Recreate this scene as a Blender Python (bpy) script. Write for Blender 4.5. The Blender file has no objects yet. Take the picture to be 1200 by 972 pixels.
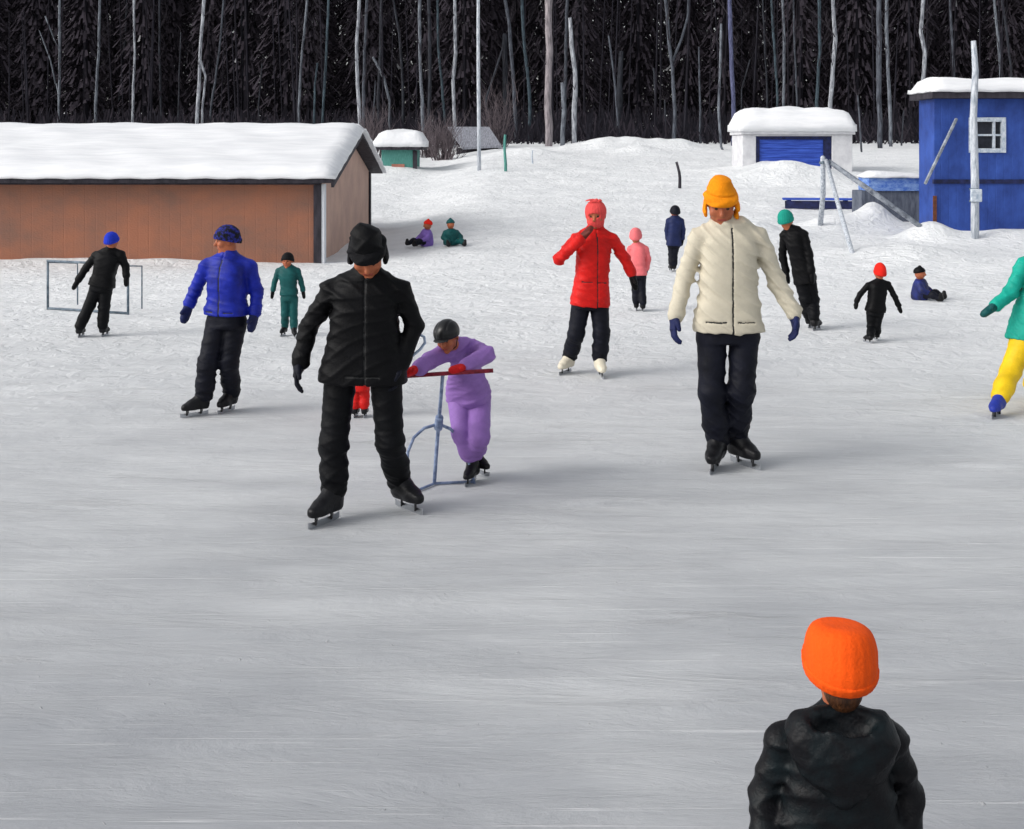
import bpy, math, random
import numpy as np
from math import radians as R_, sin, cos, pi

# ----------------------------------------------------------------------------
# scene, camera, light
# ----------------------------------------------------------------------------
SC = bpy.context.scene
COL = SC.collection
FPX, HZ, CAMH = 1400.0, 174.0, 2.12       # focal length in picture units, eye-level row, eye height (m)
rng = random.Random(7)
nrng = np.random.RandomState(11)

cam_d = bpy.data.cameras.new('camera')
cam = bpy.data.objects.new('camera', cam_d); COL.objects.link(cam)
cam.location = (0, 0, CAMH); cam.rotation_euler = (R_(90), 0, 0)
cam_d.sensor_fit = 'HORIZONTAL'; cam_d.sensor_width = 36
cam_d.lens = 36 * FPX / 1200
cam_d.shift_y = -(486 - HZ) / 1200
cam_d.clip_start = 0.1; cam_d.clip_end = 2000
SC.camera = cam

SUN_EL, SUN_AZ = R_(34), R_(-112)          # azimuth measured from +Y towards +X: light comes from the left, a little from behind us
world = bpy.data.worlds.new('World'); SC.world = world; world.use_nodes = True
wt = world.node_tree; wt.nodes.clear()
sky = wt.nodes.new('ShaderNodeTexSky'); sky.sky_type = 'NISHITA'; sky.sun_disc = False
sky.sun_elevation = SUN_EL; sky.sun_rotation = SUN_AZ
sky.air_density = 1.0; sky.dust_density = 3.0; sky.ozone_density = 1.0
hs = wt.nodes.new('ShaderNodeHueSaturation'); hs.inputs['Saturation'].default_value = 0.22
bg = wt.nodes.new('ShaderNodeBackground'); bg.inputs['Strength'].default_value = 0.15
wo = wt.nodes.new('ShaderNodeOutputWorld')
wt.links.new(sky.outputs[0], hs.inputs['Color']); wt.links.new(hs.outputs[0], bg.inputs['Color'])
wt.links.new(bg.outputs[0], wo.inputs['Surface'])
sd = bpy.data.lights.new('sun', 'SUN'); sd.energy = 0.55; sd.angle = R_(22); sd.color = (1, .97, .93)
sun = bpy.data.objects.new('sun', sd); COL.objects.link(sun)
sun.rotation_euler = (R_(90) - SUN_EL, 0, -SUN_AZ + pi)
sun.location = (-20, -10, 30)
SC.view_settings.view_transform = 'Standard'; SC.view_settings.look = 'None'
SC.view_settings.exposure = 0.42
SC.cycles.max_bounces = 5; SC.cycles.diffuse_bounces = 3; SC.cycles.glossy_bounces = 2; SC.view_settings.gamma = 1

# ----------------------------------------------------------------------------
# materials
# ----------------------------------------------------------------------------
def lin(c):
    return tuple(((v/255)/12.92 if v/255 <= .04045 else (((v/255)+.055)/1.055)**2.4) for v in c)

MATS = {}
def nodes_of(name):
    m = bpy.data.materials.new(name); m.use_nodes = True
    nt = m.node_tree
    return m, nt, nt.nodes['Principled BSDF']

def mixed(name, c1, c2, scale=8, rough=.7, bump=.15, stretch=(1,1,1), detail=6, bscale=60, bdist=.01, spec=.3, contrast=(.35,.65), sheen=0, boards=None):
    """base colour wandering between two real colours, with a fine bump"""
    if name in MATS: return MATS[name]
    m, nt, b = nodes_of(name)
    tc = nt.nodes.new('ShaderNodeTexCoord'); mp = nt.nodes.new('ShaderNodeMapping')
    mp.inputs['Scale'].default_value = stretch
    nt.links.new(tc.outputs['Object'], mp.inputs['Vector'])
    n = nt.nodes.new('ShaderNodeTexNoise'); n.inputs['Scale'].default_value = scale; n.inputs['Detail'].default_value = detail
    n.inputs['Roughness'].default_value = .65
    nt.links.new(mp.outputs[0], n.inputs['Vector'])
    cr = nt.nodes.new('ShaderNodeValToRGB')
    cr.color_ramp.elements[0].position = contrast[0]; cr.color_ramp.elements[1].position = contrast[1]
    cr.color_ramp.elements[0].color = (*c1, 1); cr.color_ramp.elements[1].color = (*c2, 1)
    nt.links.new(n.outputs['Fac'], cr.inputs['Fac']); nt.links.new(cr.outputs[0], b.inputs['Base Color'])
    n2 = nt.nodes.new('ShaderNodeTexNoise'); n2.inputs['Scale'].default_value = bscale; n2.inputs['Detail'].default_value = 5
    nt.links.new(mp.outputs[0], n2.inputs['Vector'])
    bp = nt.nodes.new('ShaderNodeBump'); bp.inputs['Strength'].default_value = bump; bp.inputs['Distance'].default_value = bdist
    nt.links.new(n2.outputs['Fac'], bp.inputs['Height']); nt.links.new(bp.outputs[0], b.inputs['Normal'])
    if boards:
        wv = nt.nodes.new('ShaderNodeTexWave'); wv.bands_direction = boards[0]; wv.inputs['Scale'].default_value = boards[1]
        wv.inputs['Distortion'].default_value = .25; wv.inputs['Detail Scale'].default_value = .6
        nt.links.new(tc.outputs['Object'], wv.inputs['Vector'])
        br = nt.nodes.new('ShaderNodeValToRGB'); br.color_ramp.elements[0].position = .0; br.color_ramp.elements[1].position = .05
        nt.links.new(wv.outputs['Fac'], br.inputs['Fac'])
        b2 = nt.nodes.new('ShaderNodeBump'); b2.inputs['Strength'].default_value = .28; b2.inputs['Distance'].default_value = .015
        nt.links.new(br.outputs[0], b2.inputs['Height']); nt.links.new(bp.outputs[0], b2.inputs['Normal']); nt.links.new(b2.outputs[0], b.inputs['Normal'])
    b.inputs['Roughness'].default_value = rough
    b.inputs['Specular IOR Level'].default_value = spec
    if sheen: b.inputs['Sheen Weight'].default_value = sheen
    MATS[name] = m
    return m

def cloth(name, rgb, rough=.7, var=.75, spec=.2, sheen=0.0, bscale=90, bump=.4):
    c = lin(rgb)
    return mixed('cloth_' + name, tuple(v*var for v in c), c, scale=7, rough=rough, bump=bump, bscale=bscale, bdist=.006, spec=spec, sheen=sheen)

M_SKIN = mixed('skin', lin((150,84,56)), lin((182,106,72)), scale=14, rough=.5, bump=.08)
M_EYE = mixed('eye', (.02,.015,.012), (.03,.02,.02), rough=.15, bump=0)
M_LIP = mixed('lip', lin((150,70,60)), lin((165,80,68)), rough=.45, bump=.05)
M_HAIR = mixed('brown_hair', lin((46,28,18)), lin((92,56,30)), scale=60, stretch=(1,1,.12), rough=.45, bump=.6, bscale=160)
M_BLACK = cloth('black', (11,11,14), rough=.55, var=.5, spec=.13)
M_BLACK2 = cloth('black_trousers', (11,12,16), rough=.6, var=.5, spec=.13)
M_NAVYBLACK = cloth('navy_black', (19,21,33), rough=.6, var=.45, spec=.16)
M_BLADE = mixed('steel', (.42,.44,.47), (.6,.62,.65), rough=.28, bump=.03); M_BLADE.node_tree.nodes['Principled BSDF'].inputs['Metallic'].default_value = .9
M_SOLE = mixed('black_plastic', (.012,.012,.013), (.02,.02,.022), rough=.4, bump=.1)
M_BLACKTEAL = mixed('cloth_black_with_teal_tint', lin((9,9,13)), lin((13,27,31)), scale=9, rough=.5, bump=.4, bscale=90, bdist=.006, spec=.2, contrast=(.45,.75))  # black base colour drifting at random towards a teal tint
M_ZIP = mixed('zip_tape', (.006,.006,.007), (.02,.02,.02), rough=.5, bump=.2)

def snow_mat(name, c1=(.72,.73,.75), c2=(.84,.845,.86), bump=.5):
    m = mixed(name, c1, c2, scale=2.2, rough=.75, bump=bump, bscale=9, bdist=.06, spec=.25, contrast=(.3,.7))
    return m
M_SNOW = snow_mat('snow_cover')
def streaky_snow():
    m = mixed('roof_snow', (.74,.75,.77), (.86,.865,.875), scale=3, stretch=(.25,1.3,1.3), rough=.75, bump=.5, bscale=5, bdist=.05, spec=.25)
    return m
M_ROOFSNOW = streaky_snow()

# ----------------------------------------------------------------------------
# object helpers
# ----------------------------------------------------------------------------
def tag(o, label=None, cat=None, group=None, kind=None):
    if label: o['label'] = label
    if cat: o['category'] = cat
    if group: o['group'] = group
    if kind: o['kind'] = kind
    return o

def empty(name, loc, label, cat, group=None, rz=0):
    o = bpy.data.objects.new(name, None); COL.objects.link(o)
    o.location = loc; o.rotation_euler = (0, 0, rz); o.empty_display_size = .2
    return tag(o, label, cat, group)

class MB:
    """collects boxes, tubes and loose faces; build() links them as ONE mesh object"""
    def __init__(s): s.v = []; s.f = []; s.mi = []
    def add(s, vs, fs, mi=0):
        o = len(s.v); s.v += [tuple(map(float, p)) for p in vs]; s.f += [tuple(i+o for i in f) for f in fs]; s.mi += [mi]*len(fs)
        return s
    def box(s, lo, hi, mi=0):
        (x0,y0,z0),(x1,y1,z1) = lo, hi
        return s.add([(x0,y0,z0),(x1,y0,z0),(x1,y1,z0),(x0,y1,z0),(x0,y0,z1),(x1,y0,z1),(x1,y1,z1),(x0,y1,z1)],
              [(0,3,2,1),(4,5,6,7),(0,1,5,4),(1,2,6,5),(2,3,7,6),(3,0,4,7)], mi)
    def tube(s, pts, rad, n=8, mi=0, cap=True):
        pts = [np.array(p, float) for p in pts]
        if not hasattr(rad, '__len__'): rad = [rad]*len(pts)
        rings = []; up = np.array([0,0,1.0])
        d0 = pts[1]-pts[0]; d0 /= np.linalg.norm(d0)
        a = np.cross(d0, up if abs(d0[2]) < .9 else np.array([1.0,0,0])); a /= np.linalg.norm(a)
        vs = []
        for i, p in enumerate(pts):
            d = pts[min(i+1, len(pts)-1)]-pts[max(i-1, 0)]; d /= (np.linalg.norm(d)+1e-9)
            a = a - d*np.dot(a, d); a /= (np.linalg.norm(a)+1e-9); b = np.cross(d, a)
            for k in range(n):
                t = 2*pi*k/n; vs.append(p + rad[i]*(cos(t)*a+sin(t)*b))
        fs = []
        for i in range(len(pts)-1):
            for k in range(n):
                fs.append((i*n+k, i*n+(k+1) % n, (i+1)*n+(k+1) % n, (i+1)*n+k))
        if cap:
            fs.append(tuple(range(n))[::-1]); fs.append(tuple((len(pts)-1)*n+k for k in range(n)))
        return s.add(vs, fs, mi)
    def bar(s, a, b, w, h, mi=0):
        """rectangular bar between two points"""
        a = np.array(a, float); b = np.array(b, float); d = b-a; d /= np.linalg.norm(d)
        u = np.cross(d, (0,0,1.0) if abs(d[2]) < .9 else (0,1.0,0)); u /= np.linalg.norm(u); v = np.cross(u, d)
        vs = []
        for p in (a, b):
            for su, sv in ((-1,-1),(1,-1),(1,1),(-1,1)): vs.append(p+u*su*w/2+v*sv*h/2)
        return s.add(vs, [(0,1,2,3),(7,6,5,4),(0,4,5,1),(1,5,6,2),(2,6,7,3),(3,7,4,0)], mi)
    def build(s, name, mat, parent=None, smooth=False, bevel=0, loc=None):
        me = bpy.data.meshes.new(name); me.from_pydata(s.v, [], s.f); me.validate()
        return finish(name, me, mat, parent, smooth, bevel, loc, s.mi)

def finish(name, me, mat, parent=None, smooth=False, bevel=0, loc=None, mi=None):
    mats = mat if isinstance(mat, (list, tuple)) else [mat]
    for m in mats: me.materials.append(m)
    if mi is not None and len(mats) > 1 and len(mi) == len(me.polygons): me.polygons.foreach_set('material_index', mi)
    if smooth: me.polygons.foreach_set('use_smooth', [True]*len(me.polygons))
    o = bpy.data.objects.new(name, me); COL.objects.link(o)
    if parent is not None: o.parent = parent
    if loc is not None: o.location = loc
    if bevel:
        b = o.modifiers.new('bevel', 'BEVEL'); b.width = bevel; b.segments = 2; b.limit_method = 'ANGLE'
    return o

# ----------------------------------------------------------------------------
# terrain: flat rink, rising snow beyond it
# ----------------------------------------------------------------------------
def sstep(a, b, x): 
    t = np.clip((x-a)/(b-a), 0, 1); return t*t*(3-2*t)
_ph = nrng.uniform(0, 6.28, 64); _dr = nrng.uniform(0, 6.28, 64)
def wob(x, y, f, n=6, o=0):
    s = 0
    for i in range(n):
        k = f*(0.6+.25*i); a = _dr[i+o]
        s = s+np.sin(k*(x*np.cos(a)+y*np.sin(a))+_ph[i+o]+1.3*np.sin(k*.6*(y*np.cos(a)-x*np.sin(a))+_ph[i+o+20]))
    return s/n
MOUNDS = [  # x, y, half width, half depth, height : heaps of shovelled snow
    (8.7, 37.4, 2.1, 1.1, .58), (8.15, 27.0, .55, .4, .50), (8.5, 24.5, .6, .4, .30), (10.3, 24.5, 1.8, .45, .20), (7.4, 26.6, .9, .6, .30), (4.6, 53, 2.6, 1.6, .55), (7.4, 53, 1.5, 1.4, .40),
    (5.4, 50, 1.2, 1.2, .3), (8.9, 40, 2.2, 2, .4), (-4.5, 44.5, 1.5, 1.2, .35), (.6, 48, 1.6, 1.5, .35), (-12.5, 21.3, 2.2, .8, .22), (-7.5, 21.95, 3.2, .30, .11), (-14, 21.9, 3, .3, .13), (4.9, 25, 1.2, 1.3, .28), (7.2, 21.5, 1.6, 1.2, .22)]
def terr(x, y):
    x = np.asarray(x, float); y = np.asarray(y, float)
    zr = np.interp(y, [18,20,22,25.5,30,38,50,65,90,150,400,900], [0,.07,.16,.30,.54,1.12,1.95,2.5,3.2,6,14,20])
    zl = np.interp(y, [18,22,30,38,50,65,90,150,400,900], [0,0,.15,.8,1.6,2.35,3.2,6,14,20])
    t = sstep(-3.3, -.5, x)
    z = zl*(1-t)+zr*t
    rough = sstep(17, 25, y)
    z = z+rough*(.045*wob(x, y, 2.1)+.022*wob(x, y, 5.5, 6, 8))*(1-.0*t)
    z = z+.006*wob(x, y, 1.7, 5, 14)*(1-rough)
    for (mx, my, wx, wy, h) in MOUNDS:
        q = ((x-mx)/wx)**2+((y-my)/wy)**2
        z = z+h*np.exp(-q*1.4)*(1+.18*wob(x, y, 4.5, 5, 3))
    return z
def tz(x, y): return float(terr(x, y))

def at(px, py, Y):
    return np.array([(px-600)*Y/FPX, Y, CAMH-(py-HZ)*Y/FPX])
def hit(px, py):
    """where the line of sight of a picture point meets the snow"""
    f = lambda Y: (CAMH-(py-HZ)*Y/FPX)-tz((px-600)*Y/FPX, Y)
    a = 1.5; Y = a
    while Y < 120:
        if f(Y) < 0: break
        a = Y; Y += .25
    b = Y
    for _ in range(30):
        m = (a+b)/2
        if f(m) > 0: a = m
        else: b = m
    p = at(px, py, b); p[2] = tz(p[0], p[1]); return p

def build_ground():
    ys = np.concatenate([np.arange(-6, 1, .5), np.arange(1, 20, .11), np.arange(20, 46, .16), np.arange(46, 75, .35), np.arange(75, 160, 3), [170,200,250,320,400,500,700,900]])
    xs_in = np.concatenate([np.arange(-20, -9, .3), np.arange(-9, 12, .13), np.arange(12, 22, .3)])
    xs = np.concatenate([[-700,-400,-250,-160,-110,-80,-60,-50,-42,-36,-31,-27,-23], xs_in, [22.5,25,28,32,37,43,50,60,80,110,160,250,400,700]])
    X, Y = np.meshgrid(xs, ys); Z = terr(X, Y)
    nv = np.stack([X.ravel(), Y.ravel(), Z.ravel()], 1)
    nx, ny = len(xs), len(ys)
    i = np.arange(ny-1)[:, None]*nx+np.arange(nx-1)[None, :]
    f = np.stack([i, i+1, i+nx+1, i+nx], -1).reshape(-1, 4)
    me = bpy.data.meshes.new('snow_ground'); me.from_pydata(nv.tolist(), [], f.tolist())
    # material: grey scuffed ice on the rink, whiter trodden snow beyond
    m, nt, b = nodes_of('ice_and_snow')
    N = nt.nodes.new; L = nt.links.new
    geo = N('ShaderNodeNewGeometry'); sep = N('ShaderNodeSeparateXYZ'); L(geo.outputs['Position'], sep.inputs[0])
    def noise(scale, stretch=(1,1,1), detail=6, rough=.6, rot=0, dist=0):
        mp = N('ShaderNodeMapping'); mp.inputs['Scale'].default_value = stretch; mp.inputs['Rotation'].default_value = (0,0,rot)
        L(geo.outputs['Position'], mp.inputs[0])
        n = N('ShaderNodeTexNoise'); n.inputs['Scale'].default_value = scale; n.inputs['Detail'].default_value = detail
        n.inputs['Roughness'].default_value = rough; n.inputs['Distortion'].default_value = dist
        L(mp.outputs[0], n.inputs['Vector']); return n.outputs['Fac']
    def ramp(fac, p0, p1, c0=(0,0,0), c1=(1,1,1)):
        r = N('ShaderNodeValToRGB'); e = r.color_ramp.elements
        e[0].position = p0; e[1].position = p1; e[0].color = (*c0,1); e[1].color = (*c1,1); L(fac, r.inputs[0]); return r.outputs[0]
    def math_(op, a, bb, clamp=False):
        n = N('ShaderNodeMath'); n.operation = op; n.use_clamp = clamp
        for k, v in enumerate((a, bb)):
            if isinstance(v, (int, float)): n.inputs[k].default_value = v
            else: L(v, n.inputs[k])
        return n.outputs[0]
    def mix(f, a, bb):
        n = N('ShaderNodeMix'); n.data_type = 'RGBA'
        if isinstance(f, (int, float)): n.inputs[0].default_value = f
        else: L(f, n.inputs[0])
        for k, v in ((6, a), (7, bb)):
            if isinstance(v, tuple): n.inputs[k].default_value = (*v, 1)
            else: L(v, n.inputs[k])
        return n.outputs[2]
    # rink -> deep snow, wobbling edge
    edge = math_('ADD', sep.outputs['Y'], math_('MULTIPLY', noise(.35, detail=4), 9.0))
    far = N('ShaderNodeMapRange'); far.inputs['From Min'].default_value = 11; far.inputs['From Max'].default_value = 22
    far.interpolation_type = 'SMOOTHSTEP'; L(edge, far.inputs['Value']); far = far.outputs[0]
    # bare, well skated ice close to us, rubbed-up snow dust in the middle of the rink
    near = N('ShaderNodeMapRange'); near.inputs['From Min'].default_value = 6.2; near.inputs['From Max'].default_value = 11.5
    near.interpolation_type = 'SMOOTHSTEP'; L(edge, near.inputs['Value']); near = near.outputs[0]
    ice = mix(ramp(noise(.9, (.35,1.5,1), 8, .62), .32, .68), (.275,.287,.312), (.365,.376,.395))
    dust = mix(ramp(noise(1.3, (.5,1.3,1), 8, .65), .3, .7), (.42,.432,.447), (.58,.592,.60))
    deep = mix(ramp(noise(1.1, (.8,1.2,1), 8, .6), .3, .72), (.72,.735,.745), (.87,.88,.885))
    c = mix(near, ice, dust)
    c = mix(far, c, deep)
    # drifted powder lying in streaks over the ice
    st = ramp(noise(1.5, (.34,1.9,1), 9, .7, rot=.09, dist=.9), .54, .68)
    st = math_('MULTIPLY', st, ramp(noise(.45, (.7,1.2,1), 3), .42, .62))
    c = mix(math_('MULTIPLY', st, .7), c, (.70,.71,.72))
    # skate tracks: thin curved scratches in several directions
    tracks = None
    for k, (rot, sc, sx) in enumerate(((.06, 2.0, .30), (-.22, 1.7, .36), (.30, 1.8, .34), (-.7, 1.5, .45))):
        t = ramp(noise(sc, (sx, 17, 1), 2.5, .5, rot=rot, dist=.25), .655, .70)
        t = math_('MULTIPLY', t, ramp(noise(.9, (1,1,1), 3, rot=k*1.7+.4), .45, .60))
        tracks = t if tracks is None else math_('MAXIMUM', tracks, t)
    tracks = math_('MULTIPLY', tracks, math_('SUBTRACT', 1.0, far))
    c = mix(math_('MULTIPLY', tracks, .40), c, (.78,.785,.79))
    # crumbs of scraped snow
    cr = ramp(noise(26, (1,1,1), 3), .70, .76)
    c = mix(math_('MULTIPLY', cr, .35), c, (.8,.8,.81))
    L(c, b.inputs['Base Color'])
    rg = N('ShaderNodeMapRange'); rg.inputs['To Min'].default_value = .55; rg.inputs['To Max'].default_value = .9; L(near, rg.inputs['Value'])
    L(rg.outputs[0], b.inputs['Roughness']); b.inputs['Specular IOR Level'].default_value = .3
    # relief
    h1 = math_('MULTIPLY', noise(3.2, (.45,1.5,1), 9, .7, dist=.5), .035)
    h2 = math_('MULTIPLY', noise(4.5, (1,1,1), 8, .6, dist=.8), math_('MULTIPLY', far, .13))
    h3 = math_('ADD', math_('MULTIPLY', tracks, .004), math_('MULTIPLY', cr, .01))
    h = math_('ADD', math_('ADD', h1, h2), math_('ADD', h3, math_('MULTIPLY', st, .018)))
    bp = N('ShaderNodeBump'); bp.inputs['Strength'].default_value = .75; bp.inputs['Distance'].default_value = 1.0
    L(h, bp.inputs['Height']); L(bp.outputs[0], b.inputs['Normal'])
    o = finish('snow_ground', me, m, smooth=True)
    tag(o, 'grey scuffed skating ice running into trodden white snow', kind='structure')
build_ground()

# ----------------------------------------------------------------------------
# smooth solids: a small distance-field modeller (bodies and clothes are one skin each)
# ----------------------------------------------------------------------------
def V(*a): return np.array(a, float)
def unit(v): return v/(np.linalg.norm(v)+1e-12)

class Cone:
    def __init__(s, a, b, ra, rb, k=.03): s.a, s.b, s.ra, s.rb, s.k = np.array(a, float), np.array(b, float), ra, rb, k
    def bounds(s):
        return np.minimum(s.a-s.ra, s.b-s.rb), np.maximum(s.a+s.ra, s.b+s.rb)
    def d(s, P):
        ab = s.b-s.a; L = np.dot(ab, ab)+1e-12
        t = np.clip(((P-s.a)@ab)/L, 0, 1)
        return np.linalg.norm(P-s.a-t[..., None]*ab, axis=-1)-(s.ra+(s.rb-s.ra)*t)
class Ell:
    def __init__(s, c, r, fr=None, k=.03): s.c, s.r, s.fr, s.k = np.array(c, float), np.array(r, float), (np.eye(3) if fr is None else np.array(fr)), k
    def bounds(s):
        e = np.sqrt(((s.fr.T*s.r)**2).sum(1)); return s.c-e, s.c+e
    def d(s, P):
        q = (P-s.c)@s.fr.T
        k0 = np.linalg.norm(q/s.r, axis=-1); k1 = np.linalg.norm(q/(s.r**2), axis=-1)+1e-9
        return np.where(k0 < .05, -s.r.min(), k0*(k0-1)/k1)
class Stack:
    """elliptical cross-sections along a spine: (centre, half width, half depth)"""
    def __init__(s, st, Rv, Fv, k=.03, n=2.4, cap=.02):
        s.c = np.array([q[0] for q in st], float); s.w = np.array([q[1] for q in st], float); s.dp = np.array([q[2] for q in st], float)
        s.ax = unit(s.c[-1]-s.c[0]); s.Rv = unit(Rv-s.ax*np.dot(Rv, s.ax)); s.Fv = np.cross(s.Rv, s.ax)
        if np.dot(s.Fv, Fv) < 0: s.Fv = -s.Fv
        s.t = (s.c-s.c[0])@s.ax; s.k = k; s.n = n; s.cap = cap
    def bounds(s):
        m = np.maximum(s.w, s.dp)[:, None]; return (s.c-m).min(0), (s.c+m).max(0)
    def d(s, P):
        t = (P-s.c[0])@s.ax
        c = np.stack([np.interp(t, s.t, s.c[:, i]) for i in range(3)], -1)
        w = np.interp(t, s.t, s.w); dp = np.interp(t, s.t, s.dp)
        q = P-c; u = np.abs(q@s.Rv)/w; v = np.abs(q@s.Fv)/dp
        r = (u**s.n+v**s.n)**(1/s.n)
        d = (r-1)*np.minimum(w, dp)
        e = np.maximum(s.t[0]-t, t-s.t[-1])
        return smax(d, e, s.cap)
def smin(a, b, k):
    if k <= 0: return np.minimum(a, b)
    h = np.clip(.5+.5*(b-a)/k, 0, 1); return b*(1-h)+a*h-k*h*(1-h)
def smax(a, b, k): return -smin(-a, -b, k)

def solid(prims, h, subs=(), cuts=(), disp=None, pad=.02):
    """mesh of the smooth union of prims, minus subs, kept where every cut (point, normal) is negative"""
    bs = [p.bounds() for p in prims]
    lo = np.min([b[0] for b in bs], 0)-pad-3*h; hi = np.max([b[1] for b in bs], 0)+pad+3*h
    n = np.ceil((hi-lo)/h).astype(int)+1
    ax = [lo[i]+h*np.arange(n[i]) for i in range(3)]
    D = np.full(n, 10.0)
    def block(p, extra):
        b0, b1 = p.bounds(); m = extra+3*h+pad
        i0 = np.maximum(np.floor((b0-m-lo)/h).astype(int), 0); i1 = np.minimum(np.ceil((b1+m-lo)/h).astype(int)+1, n)
        sl = tuple(slice(a, c) for a, c in zip(i0, i1))
        P = np.stack(np.meshgrid(*[ax[i][sl[i]] for i in range(3)], indexing='ij'), -1)
        return sl, P
    for p in prims:
        sl, P = block(p, p.k); D[sl] = smin(D[sl], p.d(P), p.k)
    for p in subs:
        sl, P = block(p, p.k); D[sl] = smax(D[sl], -p.d(P), p.k)
    if disp is not None:
        idx = np.abs(D) < .06
        I = np.argwhere(idx); P = lo+h*I
        D[idx] = D[idx]-disp(P)
    for (c, nrm, k) in cuts:
        P = np.stack(np.meshgrid(*ax, indexing='ij'), -1)
        D = smax(D, (P-np.array(c))@unit(np.array(nrm, float)), k)
    # naive surface nets
    s = D < 0
    c = [s[a:n[0]-1+a, b:n[1]-1+b, e:n[2]-1+e] for a in (0,1) for b in (0,1) for e in (0,1)]
    cnt = sum(q.astype(np.int8) for q in c)
    act = (cnt > 0) & (cnt < 8)
    vid = -np.ones(act.shape, int); I = np.argwhere(act); vid[act] = np.arange(len(I))
    pos = np.zeros((len(I), 3)); wgt = np.zeros(len(I))
    corners = [(a,b,e) for a in (0,1) for b in (0,1) for e in (0,1)]
    for i, ca in enumerate(corners):
        for cb in corners[i+1:]:
            if sum(abs(x-y) for x, y in zip(ca, cb)) != 1: continue
            da = D[I[:,0]+ca[0], I[:,1]+ca[1], I[:,2]+ca[2]]; db = D[I[:,0]+cb[0], I[:,1]+cb[1], I[:,2]+cb[2]]
            x = (da < 0) != (db < 0)
            t = np.where(x, da/np.where(x, da-db, 1), 0)
            p = np.array(ca)+t[:, None]*(np.array(cb)-np.array(ca))
            pos += np.where(x[:, None], p, 0); wgt += x
    verts = lo+h*(I+pos/wgt[:, None])
    faces = []
    for axn in range(3):
        o1, o2 = [(1,2),(2,0),(0,1)][axn]
        sa = s.take(range(0, n[axn]-1), axn); sb = s.take(range(1, n[axn]), axn)
        J = np.argwhere(sa != sb)
        J = J[(J[:, o1] > 0) & (J[:, o2] > 0) & (J[:, o1] < n[o1]-1) & (J[:, o2] < n[o2]-1)]
        if not len(J): continue
        e1 = np.zeros(3, int); e1[o1] = 1; e2 = np.zeros(3, int); e2[o2] = 1
        g = lambda K: vid[K[:,0], K[:,1], K[:,2]]
        q = np.stack([g(J-e1-e2), g(J-e2), g(J), g(J-e1)], 1)
        flip = ~sa[J[:,0], J[:,1], J[:,2]]
        q[flip] = q[flip][:, ::-1]
        faces.append(q)
    faces = np.concatenate(faces); faces = faces[(faces >= 0).all(1)]
    return verts, faces

def solid_obj(name, mat, parent, prims, h, classify=None, **kw):
    v, f = solid(prims, h, **kw)
    me = bpy.data.meshes.new(name); me.from_pydata(v.tolist(), [], f.tolist())
    mi = None
    if classify is not None: mi = classify(v[f].mean(1)).astype(int).tolist()
    return finish(name, me, mat, parent, smooth=True, mi=mi)

def folds(seed, st, amp, centres=(), camp=0.0, crad=.1):
    """cloth creases: warped narrow valleys between soft pillows, deeper round the joints"""
    r = np.random.RandomState(seed)
    K = []
    for i in range(5):
        kz = r.uniform(60, 125)/st**.7*(1 if r.rand() > .5 else -1); kx = r.uniform(-45, 45); ky = r.uniform(-45, 45)
        K.append((kx, ky, kz, r.uniform(0, 6.28), r.uniform(7, 15)/st, r.uniform(0, 6.28), r.uniform(3, 7)/st, r.uniform(0, 6.28)))
    def f(P):
        s = 0
        for (kx, ky, kz, p, kw, pw, km, pm) in K:
            w = .5*(kx*P[:,0]+ky*P[:,1]+kz*P[:,2])+p+1.6*np.sin(kw*(P[:,0]+.7*P[:,2]-.4*P[:,1])+pw)
            gate = np.clip(.25+1.0*np.sin(km*(P[:,0]-.6*P[:,2]+.8*P[:,1])+pm), 0, 1)
            s = s+gate*(np.exp(-5.5*np.sin(w)**2)-.22)-.25*(1-gate)*.3
        a = np.full(len(P), amp)
        for c in centres: a = a+camp*np.exp(-((P-c)**2).sum(1)/crad**2)
        return a*np.clip(s, -1.2, 1.9)*.42
    return f

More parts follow.
